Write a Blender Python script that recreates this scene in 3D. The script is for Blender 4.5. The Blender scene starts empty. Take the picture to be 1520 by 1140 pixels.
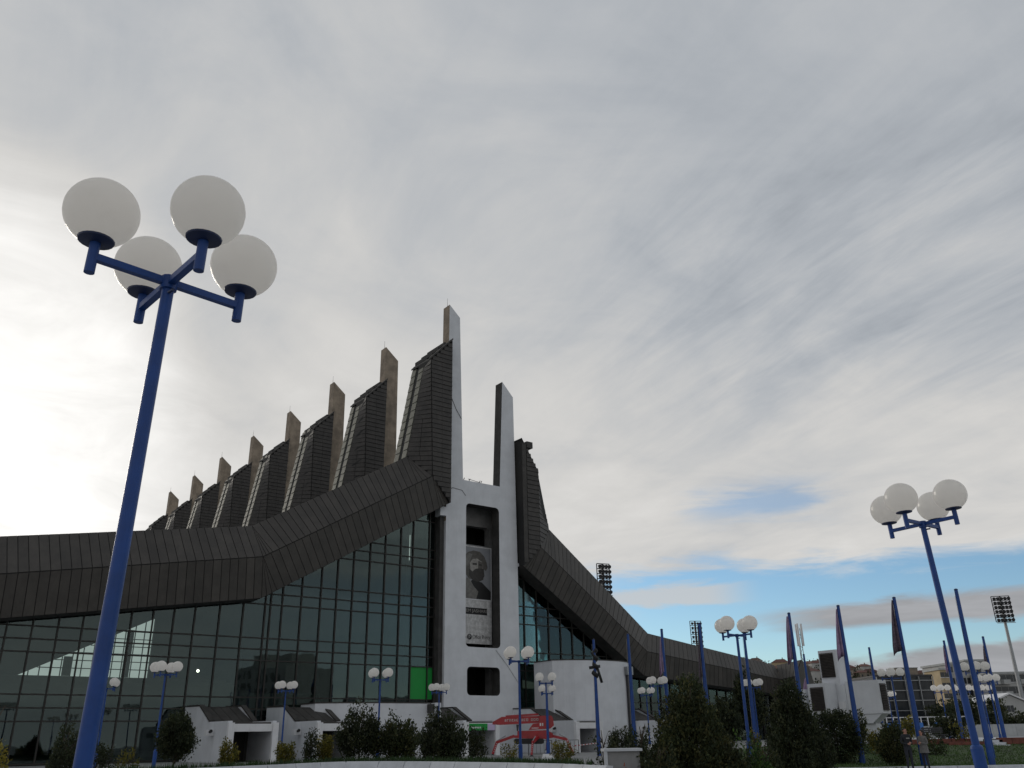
import bpy, bmesh, math, random
import numpy as np
from mathutils import Vector, Matrix
R = math.radians
sc = bpy.context.scene
col = sc.collection

# ------------------------------------------------------------------ camera
EYE = Vector((0, 0, 1.6)); F = 1280.0
TH = math.atan(F/3104); RHO = math.atan(55/3104)
CM = Matrix.Rotation(math.pi/2+TH, 3, 'X') @ Matrix.Rotation(-RHO, 3, 'Z')
cam = bpy.data.cameras.new('camera'); cam.sensor_width = 36; cam.lens = 36*F/1520
cam.clip_start = .1; cam.clip_end = 6000
camo = bpy.data.objects.new('camera', cam); col.objects.link(camo)
camo.matrix_world = Matrix.Translation(EYE) @ CM.to_4x4()
sc.camera = camo
def ray(x, y): return CM @ Vector((x-760, 570-y, -F))
def atY(x, y, Y):
    d = ray(x, y); return EYE + d*(Y/d.y)
def atZ(x, y, z):
    d = ray(x, y); return EYE + d*((z-1.6)/d.z)

# ------------------------------------------------------------------ render / view
sc.view_settings.view_transform = 'Standard'; sc.view_settings.look = 'None'
sc.view_settings.exposure = 0.0; sc.view_settings.gamma = 1.0
sc.view_settings.use_curve_mapping = False

# ------------------------------------------------------------------ sky
SUN_AZ, SUN_EL = -37.0, 18.0
world = bpy.data.worlds.new('World'); sc.world = world; world.use_nodes = True
nt = world.node_tree; nt.nodes.clear()
class NG:
    def __init__(s, t): s.t = t
    def n(s, typ, **k):
        o = s.t.nodes.new(typ)
        for a, b in k.items(): setattr(o, a, b)
        return o
    def l(s, a, b): s.t.links.new(a, b)
    def m(s, op, *ins, clamp=False):
        o = s.t.nodes.new('ShaderNodeMath'); o.operation = op; o.use_clamp = clamp
        for i, v in enumerate(ins):
            if isinstance(v, (int, float)): o.inputs[i].default_value = v
            else: s.l(v, o.inputs[i])
        return o.outputs[0]
    def ss(s, v, a, b, lo=0., hi=1.):
        o = s.t.nodes.new('ShaderNodeMapRange'); o.interpolation_type = 'SMOOTHSTEP'
        s.l(v, o.inputs[0])
        for i, q in enumerate((a, b, lo, hi)): o.inputs[i+1].default_value = q
        return o.outputs[0]
    def noise(s, vec, scale, detail=6, rough=.55, dist=0., dim='3D'):
        o = s.t.nodes.new('ShaderNodeTexNoise'); o.noise_dimensions = dim
        if vec is not None: s.l(vec, o.inputs['Vector'])
        o.inputs['Scale'].default_value = scale; o.inputs['Detail'].default_value = detail
        o.inputs['Roughness'].default_value = rough; o.inputs['Distortion'].default_value = dist
        return o.outputs['Fac']
    def vec(s, x, y, z):
        o = s.t.nodes.new('ShaderNodeCombineXYZ')
        for i, v in enumerate((x, y, z)):
            if isinstance(v, (int, float)): o.inputs[i].default_value = v
            else: s.l(v, o.inputs[i])
        return o.outputs[0]
    def mix(s, f, a, b):
        o = s.t.nodes.new('ShaderNodeMix'); o.data_type = 'RGBA'
        for i, v in ((0, f), (6, a), (7, b)):
            if isinstance(v, (int, float)): o.inputs[i].default_value = v
            elif isinstance(v, tuple): o.inputs[i].default_value = (*v, 1)
            else: s.l(v, o.inputs[i])
        return o.outputs[2]
g = NG(nt)
tc = g.n('ShaderNodeTexCoord'); nrm = g.n('ShaderNodeVectorMath', operation='NORMALIZE')
g.l(tc.outputs['Generated'], nrm.inputs[0])
sp = g.n('ShaderNodeSeparateXYZ'); g.l(nrm.outputs[0], sp.inputs[0])
dx, dy, dz = sp.outputs
el = g.m('MULTIPLY', g.m('ARCSINE', dz), 180/math.pi)
az = g.m('MULTIPLY', g.m('ARCTAN2', dx, dy), 180/math.pi)
den = g.m('ADD', g.m('MAXIMUM', dz, 0.0), .16)
px_, py_ = g.m('DIVIDE', dx, den), g.m('DIVIDE', dy, den)
pv = g.vec(px_, py_, 0.)
broad = g.noise(pv, 1.15, 7, .55, .6)
mid = g.noise(pv, 2.6, 8, .6, .9)
# streaky layer, combed along one wind direction
ca, sa = math.cos(R(119)), math.sin(R(119))
wu = g.m('ADD', g.m('MULTIPLY', px_, ca), g.m('MULTIPLY', py_, sa))
wv = g.m('SUBTRACT', g.m('MULTIPLY', py_, ca), g.m('MULTIPLY', px_, sa))
streak = g.noise(g.vec(g.m('MULTIPLY', wu, 1.0), g.m('MULTIPLY', wv, 4.2), 3.1), 1.7, 9, .62, .35)
sunv = Vector((math.sin(R(SUN_AZ))*math.cos(R(SUN_EL)), math.cos(R(SUN_AZ))*math.cos(R(SUN_EL)), math.sin(R(SUN_EL))))
dt = g.n('ShaderNodeVectorMath', operation='DOT_PRODUCT'); g.l(nrm.outputs[0], dt.inputs[0]); dt.inputs[1].default_value = sunv
glow = g.ss(dt.outputs['Value'], .80, 1.0)
glow2 = g.ss(dt.outputs['Value'], .30, .95)
lowb = g.ss(el, 34, 11)
glow = g.ss(dt.outputs['Value'], .955, .999)
glow2 = g.ss(dt.outputs['Value'], .62, .98)
patch = g.m('MULTIPLY', g.ss(g.m('ABSOLUTE', g.m('SUBTRACT', el, 27.)), 13, 3), g.ss(g.m('ABSOLUTE', g.m('SUBTRACT', az, 24.)), 26, 8))
lum = g.m('ADD', .45, g.m('MULTIPLY', glow, g.m('ADD', .10, g.m('MULTIPLY', mid, .62))))
lum = g.m('ADD', lum, g.m('MULTIPLY', glow2, .10))
lum = g.m('ADD', lum, g.m('MULTIPLY', lowb, .16))
lum = g.m('ADD', lum, g.m('MULTIPLY', g.m('SUBTRACT', broad, .5), .30))
lum = g.m('ADD', lum, g.m('MULTIPLY', g.m('SUBTRACT', mid, .5), .22))
lum = g.m('ADD', lum, g.m('MULTIPLY', g.m('SUBTRACT', streak, .5), g.m('ADD', .10, g.m('MULTIPLY', patch, .34))))
lum = g.m('MAXIMUM', lum, .22)
warm = g.ss(lum, .38, .66)
tint = g.mix(warm, (.93, 1.0, 1.09), (1.015, 1.0, .972))
cl = g.n('ShaderNodeVectorMath', operation='SCALE'); g.l(tint, cl.inputs[0]); g.l(g.m('MULTIPLY', lum, 10.0), cl.inputs['Scale'])
cloud = cl.outputs[0]
# low grey stratus lying over the clear strip
azel = g.vec(g.m('MULTIPLY', az, .055), g.m('MULTIPLY', el, .30), 0.)
ragged = g.noise(azel, 2.3, 8, .6, .5)
rr = g.m('MULTIPLY', g.m('SUBTRACT', ragged, .5), 1.0)
skyt = g.n('ShaderNodeTexSky'); skyt.sky_type = 'NISHITA'; skyt.sun_disc = False
skyt.sun_elevation = R(SUN_EL); skyt.sun_rotation = R(SUN_AZ); skyt.altitude = 600; skyt.air_density = 1.0; skyt.dust_density = .3; skyt.ozone_density = 1.6
# clear strip between the cloud deck and the horizon (front right quarter of the sky)
edge = g.m('ADD', el, g.m('MULTIPLY', rr, 4.5))
gap_el = g.ss(edge, 10.6, 9.0)
gap_az = g.m('MULTIPLY', g.ss(g.m('ADD', az, g.m('MULTIPLY', rr, 14.)), -1, 8), g.ss(az, 130, 90))
hole = g.m('MULTIPLY', g.m('MULTIPLY', g.ss(g.m('ABSOLUTE', g.m('SUBTRACT', g.m('SUBTRACT', el, 13.9), g.m('MULTIPLY', rr, 3.))), 1.9, .2),
           g.ss(g.m('ABSOLUTE', g.m('SUBTRACT', g.m('ADD', az, g.m('MULTIPLY', rr, 12.)), 16.)), 5.5, 1.)), .62)
gap = g.m('MAXIMUM', g.m('MULTIPLY', gap_el, gap_az), hole)
def bank(c0, slope, w, a0, a1, amp):
    c = g.m('ADD', c0, g.m('MULTIPLY', g.m('SUBTRACT', az, 23.), slope))
    d = g.m('ABSOLUTE', g.m('SUBTRACT', g.m('ADD', el, g.m('MULTIPLY', rr, amp)), c))
    return g.m('MULTIPLY', g.ss(d, w, w*.45), g.ss(g.m('ADD', az, g.m('MULTIPLY', rr, 10.)), a0, a1))
b1 = bank(6.6, .03, 1.0, 14, 20, 1.6)
b2 = bank(3.3, .09, 1.25, 13, 21, 2.2)
b3 = g.m('MULTIPLY', g.m('MULTIPLY', bank(8.0, -.02, .75, 4, 8, 2.4), g.ss(az, 16, 12)), .75)
b4 = g.m('MULTIPLY', bank(1.2, 0., 1.6, -60, -50, 1.6), .7)
greyl = g.m('ADD', 3.5, g.m('MULTIPLY', rr, 3.2))
gv = g.n('ShaderNodeVectorMath', operation='SCALE'); gv.inputs[0].default_value = (.98, 1., 1.05); g.l(greyl, gv.inputs['Scale'])
bl = g.n('ShaderNodeVectorMath', operation='MULTIPLY'); g.l(skyt.outputs[0], bl.inputs[0]); bl.inputs[1].default_value = (.88, 1.04, 1.15); blue = bl.outputs[0]
c1 = g.mix(gap, cloud, blue)
c1 = g.mix(b3, c1, (5.9, 5.7, 5.5))
c1 = g.mix(g.m('MAXIMUM', b4, 0.), c1, (4.9, 5.0, 5.0))
c1 = g.mix(g.m('MULTIPLY', g.m('MAXIMUM', b1, b2), gap_az), c1, gv.outputs[0])
bg = g.n('ShaderNodeBackground'); bg.inputs['Strength'].default_value = .1; g.l(c1, bg.inputs['Color'])
wo = g.n('ShaderNodeOutputWorld'); g.l(bg.outputs[0], wo.inputs['Surface'])

sun = bpy.data.lights.new('sun', 'SUN'); sun.energy = .9; sun.angle = R(14); sun.color = (1, .93, .82)
suno = bpy.data.objects.new('sun', sun); col.objects.link(suno)
suno.rotation_euler = (-sunv).to_track_quat('-Z', 'Y').to_euler(); suno.location = (0, 0, 90)

# ------------------------------------------------------------------ helpers
class MB:
    def __init__(s): s.v = []; s.f = []; s.mi = []; s.cur = 0
    def add(s, vs, fs):
        o = len(s.v); s.v += [tuple(p) for p in vs]
        for q in fs: s.f.append(tuple(i+o for i in q)); s.mi.append(s.cur)
        return s
    def mat(s, i): s.cur = i; return s
    def hexa(s, b, t):
        return s.add(list(b)+list(t), [(3,2,1,0),(4,5,6,7),(0,1,5,4),(1,2,6,5),(2,3,7,6),(3,0,4,7)])
    def box(s, x0, x1, y0, y1, z0, z1):
        return s.hexa([(x0,y0,z0),(x1,y0,z0),(x1,y1,z0),(x0,y1,z0)], [(x0,y0,z1),(x1,y0,z1),(x1,y1,z1),(x0,y1,z1)])
    def slab(s, pts, n):                                  # polygon pts (3D) extruded by vector n
        k = len(pts); a = [Vector(p) for p in pts]; b = [p+Vector(n) for p in a]
        return s.add(a+b, [tuple(range(k))[::-1], tuple(range(k, 2*k))]+[(i,(i+1)%k,(i+1)%k+k,i+k) for i in range(k)])
    def tube(s, p0, p1, r0, r1=None, n=10, cap=True):
        r1 = r0 if r1 is None else r1; p0, p1 = Vector(p0), Vector(p1); d = (p1-p0).normalized()
        u = d.orthogonal().normalized(); w = d.cross(u)
        vs = [p0+(u*math.cos(a)+w*math.sin(a))*r0 for a in [2*math.pi*i/n for i in range(n)]]
        vs += [p1+(u*math.cos(a)+w*math.sin(a))*r1 for a in [2*math.pi*i/n for i in range(n)]]
        fs = [(i,(i+1)%n,(i+1)%n+n,i+n) for i in range(n)]
        if cap: vs = vs+vs; fs += [tuple(range(2*n,3*n))[::-1], tuple(range(3*n,4*n))]
        return s.add(vs, fs)
    def bar(s, p0, p1, w, h, up=(0,0,1)):                 # rectangular bar
        p0, p1 = Vector(p0), Vector(p1); d = (p1-p0).normalized(); sd = d.cross(Vector(up))
        if sd.length < 1e-4: sd = d.orthogonal()
        sd.normalize(); u = sd.cross(d)
        q = [sd*w/2+u*h/2, -sd*w/2+u*h/2, -sd*w/2-u*h/2, sd*w/2-u*h/2]
        return s.hexa([p0+k for k in q], [p1+k for k in q])
    def ball(s, c, rx, ry=None, rz=None, nu=14, nv=9):
        ry = rx if ry is None else ry; rz = rx if rz is None else rz; c = Vector(c); vs = [c+Vector((0,0,-rz))]
        for j in range(1, nv):
            a = -math.pi/2+math.pi*j/nv
            for i in range(nu):
                b = 2*math.pi*i/nu; vs.append(c+Vector((rx*math.cos(a)*math.cos(b), ry*math.cos(a)*math.sin(b), rz*math.sin(a))))
        vs.append(c+Vector((0,0,rz))); T = len(vs)-1
        fs = [(0,1+(i+1)%nu,1+i) for i in range(nu)]
        for j in range(nv-2):
            o = 1+j*nu; fs += [(o+i,o+(i+1)%nu,o+nu+(i+1)%nu,o+nu+i) for i in range(nu)]
        o = 1+(nv-2)*nu; fs += [(o+i,o+(i+1)%nu,T) for i in range(nu)]
        return s.add(vs, fs)
    def lathe(s, prof, c=(0,0,0), n=16):                  # prof [(r,z)]
        c = Vector(c); vs = []
        for r, z in prof:
            for i in range(n):
                a = 2*math.pi*i/n; vs.append(c+Vector((r*math.cos(a), r*math.sin(a), z)))
        fs = []
        for j in range(len(prof)-1):
            fs += [(j*n+i,j*n+(i+1)%n,(j+1)*n+(i+1)%n,(j+1)*n+i) for i in range(n)]
        fs += [tuple(range(n))[::-1], tuple(range((len(prof)-1)*n, len(prof)*n))]
        return s.add(vs, fs)
    def mesh(s, name, mats, smooth=False, fix=True):
        me = bpy.data.meshes.new(name); me.from_pydata([tuple(p) for p in s.v], [], s.f)
        for m in (mats if isinstance(mats, (list, tuple)) else [mats]): me.materials.append(m)
        me.polygons.foreach_set('material_index', s.mi)
        if smooth: me.polygons.foreach_set('use_smooth', [True]*len(me.polygons))
        if fix:
            bm = bmesh.new(); bm.from_mesh(me); bmesh.ops.recalc_face_normals(bm, faces=bm.faces); bm.to_mesh(me); bm.free()
        me.update(); return me
    def build(s, name, mats, parent=None, smooth=False, fix=True):
        return obj(name, s.mesh(name, mats, smooth, fix), parent)
def obj(name, data, parent=None, loc=None):
    o = bpy.data.objects.new(name, data); col.objects.link(o)
    if parent is not None: o.parent = parent
    if loc is not None: o.location = loc
    return o
def tag(o, label, cat, group=None):
    o['label'] = label; o['category'] = cat
    if group: o['group'] = group
    return o
def thing(name, label, cat, loc=(0,0,0), rz=0, group=None):
    o = obj(name, None); o.location = loc; o.rotation_euler = (0,0,rz); o.empty_display_size = .3
    return tag(o, label, cat, group)
def struct(o): o['kind'] = 'structure'; return o
def stuff(o): o['kind'] = 'stuff'; return o
def dup(root, loc, rz=None, label=None, sx=1.0):
    r = root.copy(); col.objects.link(r); r.location = loc
    if rz is not None: r.rotation_euler = (0,0,rz)
    r.scale = (sx,sx,sx)
    if label: r['label'] = label
    for c in list(root.children):
        k = c.copy(); col.objects.link(k); k.parent = r
        for e in c.children:
            q = e.copy(); col.objects.link(q); q.parent = k
    return r
def lerp(a, b, t): return a+(b-a)*t
def polyz(pl, s):
    for (a, za), (b, zb) in zip(pl, pl[1:]):
        if a <= s <= b: return lerp(za, zb, (s-a)/(b-a))
    return pl[0][1] if s < pl[0][0] else pl[-1][1]

# ------------------------------------------------------------------ materials
def mat(name, c, rough=.7, metal=0., var=.18, scale=3., bump=0., bscale=30., streak=0., spec=.5, rnd=0., coat=0., world=False):
    m = bpy.data.materials.new(name); m.use_nodes = True; k = NG(m.node_tree)
    b = m.node_tree.nodes['Principled BSDF']; b.inputs['Roughness'].default_value = rough; b.inputs['Metallic'].default_value = metal
    b.inputs['Specular IOR Level'].default_value = spec; b.inputs['Coat Weight'].default_value = coat
    t = k.n('ShaderNodeTexCoord'); geo = k.n('ShaderNodeNewGeometry')
    v = geo.outputs['Position'] if world else t.outputs['Object']
    n1 = k.noise(v, scale, 7, .6)
    f = k.ss(n1, .3, .72)
    lo = tuple(x*(1-var) for x in c); hi = tuple(min(1, x*(1+var)) for x in c)
    cc = k.mix(f, lo, hi)
    if streak:
        mp = k.n('ShaderNodeMapping'); k.l(v, mp.inputs[0]); mp.inputs['Scale'].default_value = (2.2, 2.2, .13)
        n2 = k.noise(mp.outputs[0], 2.0, 6, .65)
        cc = k.mix(k.m('MULTIPLY', k.ss(n2, .5, .78), streak), cc, tuple(x*.45 for x in c))
    if rnd:
        oi = k.n('ShaderNodeObjectInfo'); hs = k.n('ShaderNodeHueSaturation')
        k.l(k.m('ADD', 1-rnd, k.m('MULTIPLY', oi.outputs['Random'], 2*rnd)), hs.inputs['Value']); k.l(cc, hs.inputs['Color']); cc = hs.outputs[0]
    k.l(cc, b.inputs['Base Color'])
    k.l(k.m('ADD', rough-.08, k.m('MULTIPLY', n1, .16)), b.inputs['Roughness'])
    if bump:
        bn = k.n('ShaderNodeBump'); bn.inputs['Strength'].default_value = bump; bn.inputs['Distance'].default_value = .02
        k.l(k.noise(v, bscale, 6, .6), bn.inputs['Height']); k.l(bn.outputs[0], b.inputs['Normal'])
    return m
M = {}
M['clad'] = mat('dark_metal_cladding', (.047,.042,.037), .55, .0, .22, .8, .25, 9., .35, rnd=.16, spec=.42)
M['clad_back'] = mat('cladding_joint', (.012,.012,.012), .8)
M['shingle'] = mat('dark_shingle', (.042,.038,.035), .6, 0, .3, 1.4, .3, 6., .3, spec=.4)
M['rib'] = mat('patinated_rib_shingle', (.135,.135,.105), .6, 0, .3, 1.1, .3, 7., .3)
M['white'] = mat('white_render', (.60,.615,.645), .85, 0, .07, .7, .25, 40., .16)
M['white2'] = mat('white_paint', (.66,.665,.68), .7, 0, .08, 1., .15, 40., .18)
M['conc'] = mat('weathered_concrete', (.27,.22,.17), .9, 0, .28, .9, .4, 12., .45)
M['conc_grey'] = mat('grey_concrete', (.24,.24,.24), .9, 0, .2, .9, .3, 14., .4)
M['dark_conc'] = mat('dark_concrete', (.05,.048,.046), .9, 0, .3, 1., .3, 12., .3)  # plain dark tone for soffit, roof, jambs, reveals, recess and flashing
M['frame'] = mat('bronze_aluminium_frame', (.022,.02,.018), .5, .3, .2, 2.)
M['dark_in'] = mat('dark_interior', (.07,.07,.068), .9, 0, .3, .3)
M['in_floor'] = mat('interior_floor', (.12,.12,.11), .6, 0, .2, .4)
M['blue'] = mat('blue_paint', (.009,.052,.225), .45, 0, .18, 3., .1, 40., .2, spec=.35, coat=.05)
M['bluedk'] = mat('blue_paint_flange', (.010,.022,.075), .5, 0, .15, 6.)
M['red'] = mat('red_machine_paint', (.30,.007,.012), .4, 0, .2, 3., coat=.2)
M['black'] = mat('black_rubber', (.012,.012,.012), .7)
M['steel'] = mat('galvanised_steel', (.30,.31,.32), .45, .6, .15, 4.)
M['darksteel'] = mat('dark_steel', (.05,.05,.055), .5, .5, .15, 4.)
M['green'] = mat('green_vinyl', (.0,.26,.035), .55, 0, .05, 1.)
M['violet'] = mat('pale_violet_vinyl', (.50,.42,.60), .6, 0, .08, 2.)
M['louvre'] = mat('brown_louvre', (.045,.038,.034), .6, .2, .25, 4.)
M['pave'] = mat('plaza_paving', (.25,.25,.245), .85, 0, .18, .35, .3, 9., world=True)
M['kerbw'] = mat('pale_kerb_stone', (.50,.52,.55), .8, 0, .12, 2., .2, 30., .12)
M['lawn'] = mat('lawn_soil', (.035,.06,.014), .95, 0, .4, 1.2, .6, 20., world=True)
M['grass'] = mat('grass_blades', (.05,.10,.018), .8, 0, .35, .6, world=True)
M['soil'] = mat('bed_soil', (.045,.045,.022), .95, 0, .4, 1.5, .6, 18., world=True)
M['brickred'] = mat('red_brown_planter', (.16,.055,.04), .85, 0, .25, 3., .3, 20., .2)
M['bark'] = mat('bark', (.06,.045,.032), .95, 0, .35, 6., .8, 25.)
M['skin'] = mat('skin', (.36,.18,.13), .55, 0, .08, 8.)
M['hair'] = mat('dark_hair', (.010,.008,.007), .6, 0, .3, 30.)
M['bsweat'] = mat('black_sweatshirt', (.014,.016,.02), .9, 0, .25, 8.)
M['jeans'] = mat('dark_trousers', (.018,.02,.028), .9, 0, .25, 8.)
M['coat'] = mat('grey_wool_coat', (.13,.125,.12), .95, 0, .2, 12., .3, 60.)
M['bluepanel'] = mat('blue_poster_board', (.04,.16,.48), .6, 0, .25, 1.5)
M['greywall'] = mat('grey_render', (.36,.37,.37), .9, 0, .12, .8, .2, 20., .25)
M['cream'] = mat('cream_render', (.40,.32,.20), .9, 0, .12, .4, .1, 20., .2)
M['pale'] = mat('pale_grey_render', (.40,.40,.39), .9, 0, .12, .4, .1, 20., .25)
M['beige'] = mat('beige_render', (.22,.185,.15), .9, 0, .2, .4, .1, 20., .2, rnd=.3)
M['tile'] = mat('clay_roof_tiles', (.10,.042,.032), .85, 0, .3, .8, .4, 4., .2, rnd=.3)
M['win'] = mat('far_window_glass', (.025,.03,.035), .15, 0, .2, 1.)
M['hill'] = mat('hillside_scrub', (.05,.055,.03), .95, 0, .4, .05, .5, .3, world=True)
M['grey_p'] = mat('printed_grey', (.25,.26,.28), .6, 0, .08, .8)
M['flagv'] = mat('mauve_flag_cloth', (.30,.21,.33), .85, 0, .3, 3.)
M['flagd'] = mat('dark_patterned_flag_cloth', (.10,.075,.10), .85, 0, .5, 9.)
M['redtwig'] = mat('red_leaves', (.20,.045,.028), .8, 0, .3, 6.)
for i, c in enumerate([(.10,.094,.085),(.30,.29,.27),(.045,.042,.04),(.55,.55,.55),(.012,.012,.013),(.17,.165,.155)]):
    M['tone%d' % i] = mat('print_tone_%d' % i, c, .6, 0, .25, 3.)
def leafmat(name, c, var=.4):
    m = mat(name, c, .75, 0, var, 1.2, spec=.3)
    b = m.node_tree.nodes['Principled BSDF']; k = NG(m.node_tree)
    tr = k.n('ShaderNodeBsdfTranslucent'); tr.inputs[0].default_value = (*[min(1, x*1.6) for x in c], 1)
    mx = k.n('ShaderNodeMixShader'); mx.inputs[0].default_value = .18
    k.l(b.outputs[0], mx.inputs[1]); k.l(tr.outputs[0], mx.inputs[2]); k.l(mx.outputs[0], m.node_tree.nodes['Material Output'].inputs['Surface'])
    return m
LEAF = {'dark': [leafmat('leaf_dark_%d' % i, c) for i, c in enumerate([(.018,.026,.012),(.028,.038,.016),(.046,.052,.022)])],
        'olive': [leafmat('leaf_olive_%d' % i, c) for i, c in enumerate([(.024,.034,.014),(.042,.052,.018),(.078,.076,.026)])],
        'yellow': [leafmat('leaf_yellow_%d' % i, c) for i, c in enumerate([(.07,.075,.016),(.13,.12,.02),(.20,.17,.03)])],
        'green': [leafmat('leaf_green_%d' % i, c) for i, c in enumerate([(.02,.045,.012),(.04,.085,.018),(.07,.13,.025)])],
        'red': [leafmat('leaf_red_%d' % i, c) for i, c in enumerate([(.10,.03,.02),(.22,.06,.035),(.16,.09,.03)])]}
def glassmat(name, tintc, ior):
    m = bpy.data.materials.new(name); m.use_nodes = True; t = m.node_tree; t.nodes.clear(); k = NG(t)
    fr = k.n('ShaderNodeFresnel'); fr.inputs[0].default_value = ior
    tr = k.n('ShaderNodeBsdfTransparent'); tr.inputs[0].default_value = (*tintc, 1)
    gl = k.n('ShaderNodeBsdfGlossy'); gl.inputs['Roughness'].default_value = .015; gl.inputs[0].default_value = (.80,.95,.96,1)
    co = k.n('ShaderNodeTexCoord'); bn = k.n('ShaderNodeBump'); bn.inputs['Strength'].default_value = .10; bn.inputs['Distance'].default_value = .05
    k.l(k.noise(co.outputs['Object'], .45, 2, .5), bn.inputs['Height']); k.l(bn.outputs[0], gl.inputs['Normal'])
    mx = k.n('ShaderNodeMixShader'); k.l(fr.outputs[0], mx.inputs[0]); k.l(tr.outputs[0], mx.inputs[1]); k.l(gl.outputs[0], mx.inputs[2])
    o = k.n('ShaderNodeOutputMaterial'); k.l(mx.outputs[0], o.inputs['Surface']); return m
M['glass'] = glassmat('tinted_glazing', (.60,.68,.66), 1.58)
def globemat():
    m = bpy.data.materials.new('opal_globe'); m.use_nodes = True; t = m.node_tree; k = NG(t)
    b = t.nodes['Principled BSDF']; b.inputs['Base Color'].default_value = (.78,.755,.72,1); b.inputs['Roughness'].default_value = .22
    co = k.n('ShaderNodeTexCoord'); n = k.noise(co.outputs['Object'], 5, 5, .6)
    k.l(k.mix(k.ss(n, .45, .8), (.88,.86,.83), (.76,.73,.70)), b.inputs['Base Color'])
    tr = k.n('ShaderNodeBsdfTranslucent'); tr.inputs[0].default_value = (.97,.95,.92,1)
    mx = k.n('ShaderNodeMixShader'); mx.inputs[0].default_value = .74
    k.l(b.outputs[0], mx.inputs[1]); k.l(tr.outputs[0], mx.inputs[2]); k.l(mx.outputs[0], t.nodes['Material Output'].inputs['Surface'])
    return m
M['globe'] = globemat()
def emit(name, c, s):
    m = bpy.data.materials.new(name); m.use_nodes = True; b = m.node_tree.nodes['Principled BSDF']
    b.inputs['Emission Color'].default_value = (*c, 1); b.inputs['Emission Strength'].default_value = s; return m
M['bulb'] = emit('lit_bulb', (1,.9,.75), 9.)

# ------------------------------------------------------------------ terrain
def sst(a, b, x):
    t = max(0., min(1., (x-a)/(b-a))); return t*t*(3-2*t)
def H(x, y):
    left = .45*sst(31, 42, y)*(1-sst(4, 14, x-max(0., y-46)*.3))
    right = 1.0*sst(47, 64, y)*sst(5, 17, x-max(0., y-58)*.25)
    far = 1.1*sst(70, 120, y)
    return max(left, right, far)
WALLP = [(90,1144.8),(200,1140.5),(305,1136.2),(410,1132),(500,1127.8),(570,1127.2),(640,1127.5),(735,1128.5),(830,1130),(900,1133)]
WPT = [atY(x, y, .53*1384/(y-(1098-.0177*(x-760)))) for x, y in WALLP]
WZ = 1.06
def bedz(x, y):
    if not (WPT[0].x-.1 <= x <= WPT[-1].x+.1): return -9
    yw = polyz([(p.x, p.y) for p in WPT], x)
    if y < yw-.05 or y > yw+24: return -9
    return lerp(WZ-.06, .40, min(1, max(0, (y-yw)/22)))
def base(x, y): return max(H(x, y), bedz(x, y))

xs = list(np.linspace(-60, 90, 76)); ys = list(np.linspace(-20, 150, 86))
xs = [-2500, -900, -300, -120]+xs+[140, 300, 900, 2500]; ys = [-1500, -400, -80]+ys+[220, 400, 900, 2800]
b = MB(); nx = len(xs)
b.v = [(x, y, H(x, y) if (-60 <= x <= 90 and y <= 150) else H(max(-60, min(90, x)), min(150, y))) for y in ys for x in xs]
b.f = [(j*nx+i, j*nx+i+1, (j+1)*nx+i+1, (j+1)*nx+i) for j in range(len(ys)-1) for i in range(nx-1)]; b.mi = [0]*len(b.f)
struct(b.build('ground', M['pave'], smooth=True, fix=False))

# lawn sheet on the right
def sheet(name, m, poly, nxx, nyy, dz):
    # poly: function (u,v)->(x,y)
    b = MB(); b.v = []
    for j in range(nyy+1):
        for i in range(nxx+1):
            x, y = poly(i/nxx, j/nyy); b.v.append((x, y, H(x, y)+dz))
    b.f = [(j*(nxx+1)+i, j*(nxx+1)+i+1, (j+1)*(nxx+1)+i+1, (j+1)*(nxx+1)+i) for j in range(nyy) for i in range(nxx)]
    b.mi = [0]*len(b.f)
    return struct(b.build(name, m, fix=False, smooth=True))
lawn_xy = lambda u, v: (lerp(lerp(3.6, 36, u), lerp(12, 42, u), v), lerp(lerp(27.5, 44.55, min(1, u*2.2)), 61.5, v))
sheet('lawn', M['lawn'], lawn_xy, 60, 30, .03)
rng = random.Random(5)
nb = 26000; gv_, gf_ = [], []
for i in range(nb):
    u, v = rng.random(), rng.random()**1.5
    x, y = lawn_xy(u, v); z = H(x, y)+.02; a = rng.random()*math.pi; h = rng.uniform(.05, .13); w = rng.uniform(.02, .045)
    o = len(gv_); c, s_ = math.cos(a)*w, math.sin(a)*w
    gv_ += [(x-c, y-s_, z), (x+c, y+s_, z), (x+rng.uniform(-.05,.05), y+rng.uniform(-.05,.05), z+h)]; gf_.append((o, o+1, o+2))
b = MB(); b.v = gv_; b.f = gf_; b.mi = [0]*len(gf_)
stuff(tag(b.build('lawn_grass', M['grass'], fix=False), 'short green lawn grass between the flagpoles and the plaza', 'grass'))

# hills on the horizon
hx = list(np.linspace(-100, 900, 60)); hy = list(np.linspace(300, 1500, 30))
def hillz(x, y):
    d = y
    prof = polyz([(-200, 50), (120, 48), (200, 42), (260, 33), (330, 28), (420, 28), (900, 36)], x*620/max(300, d))
    k = sst(290, 640, d)
    return 1.1+prof*k*(1+.04*math.sin(x*.031+d*.01))+2.2*math.sin(x*.05+1)*math.sin(d*.03)*k
b = MB(); b.v = [(x, y, hillz(x, y) - (3 if y <= 300 else 0)) for y in hy for x in hx]
b.f = [(j*60+i, j*60+i+1, (j+1)*60+i+1, (j+1)*60+i) for j in range(29) for i in range(59)]; b.mi = [0]*len(b.f)
struct(b.build('hills', M['hill'], fix=False, smooth=True))

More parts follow.
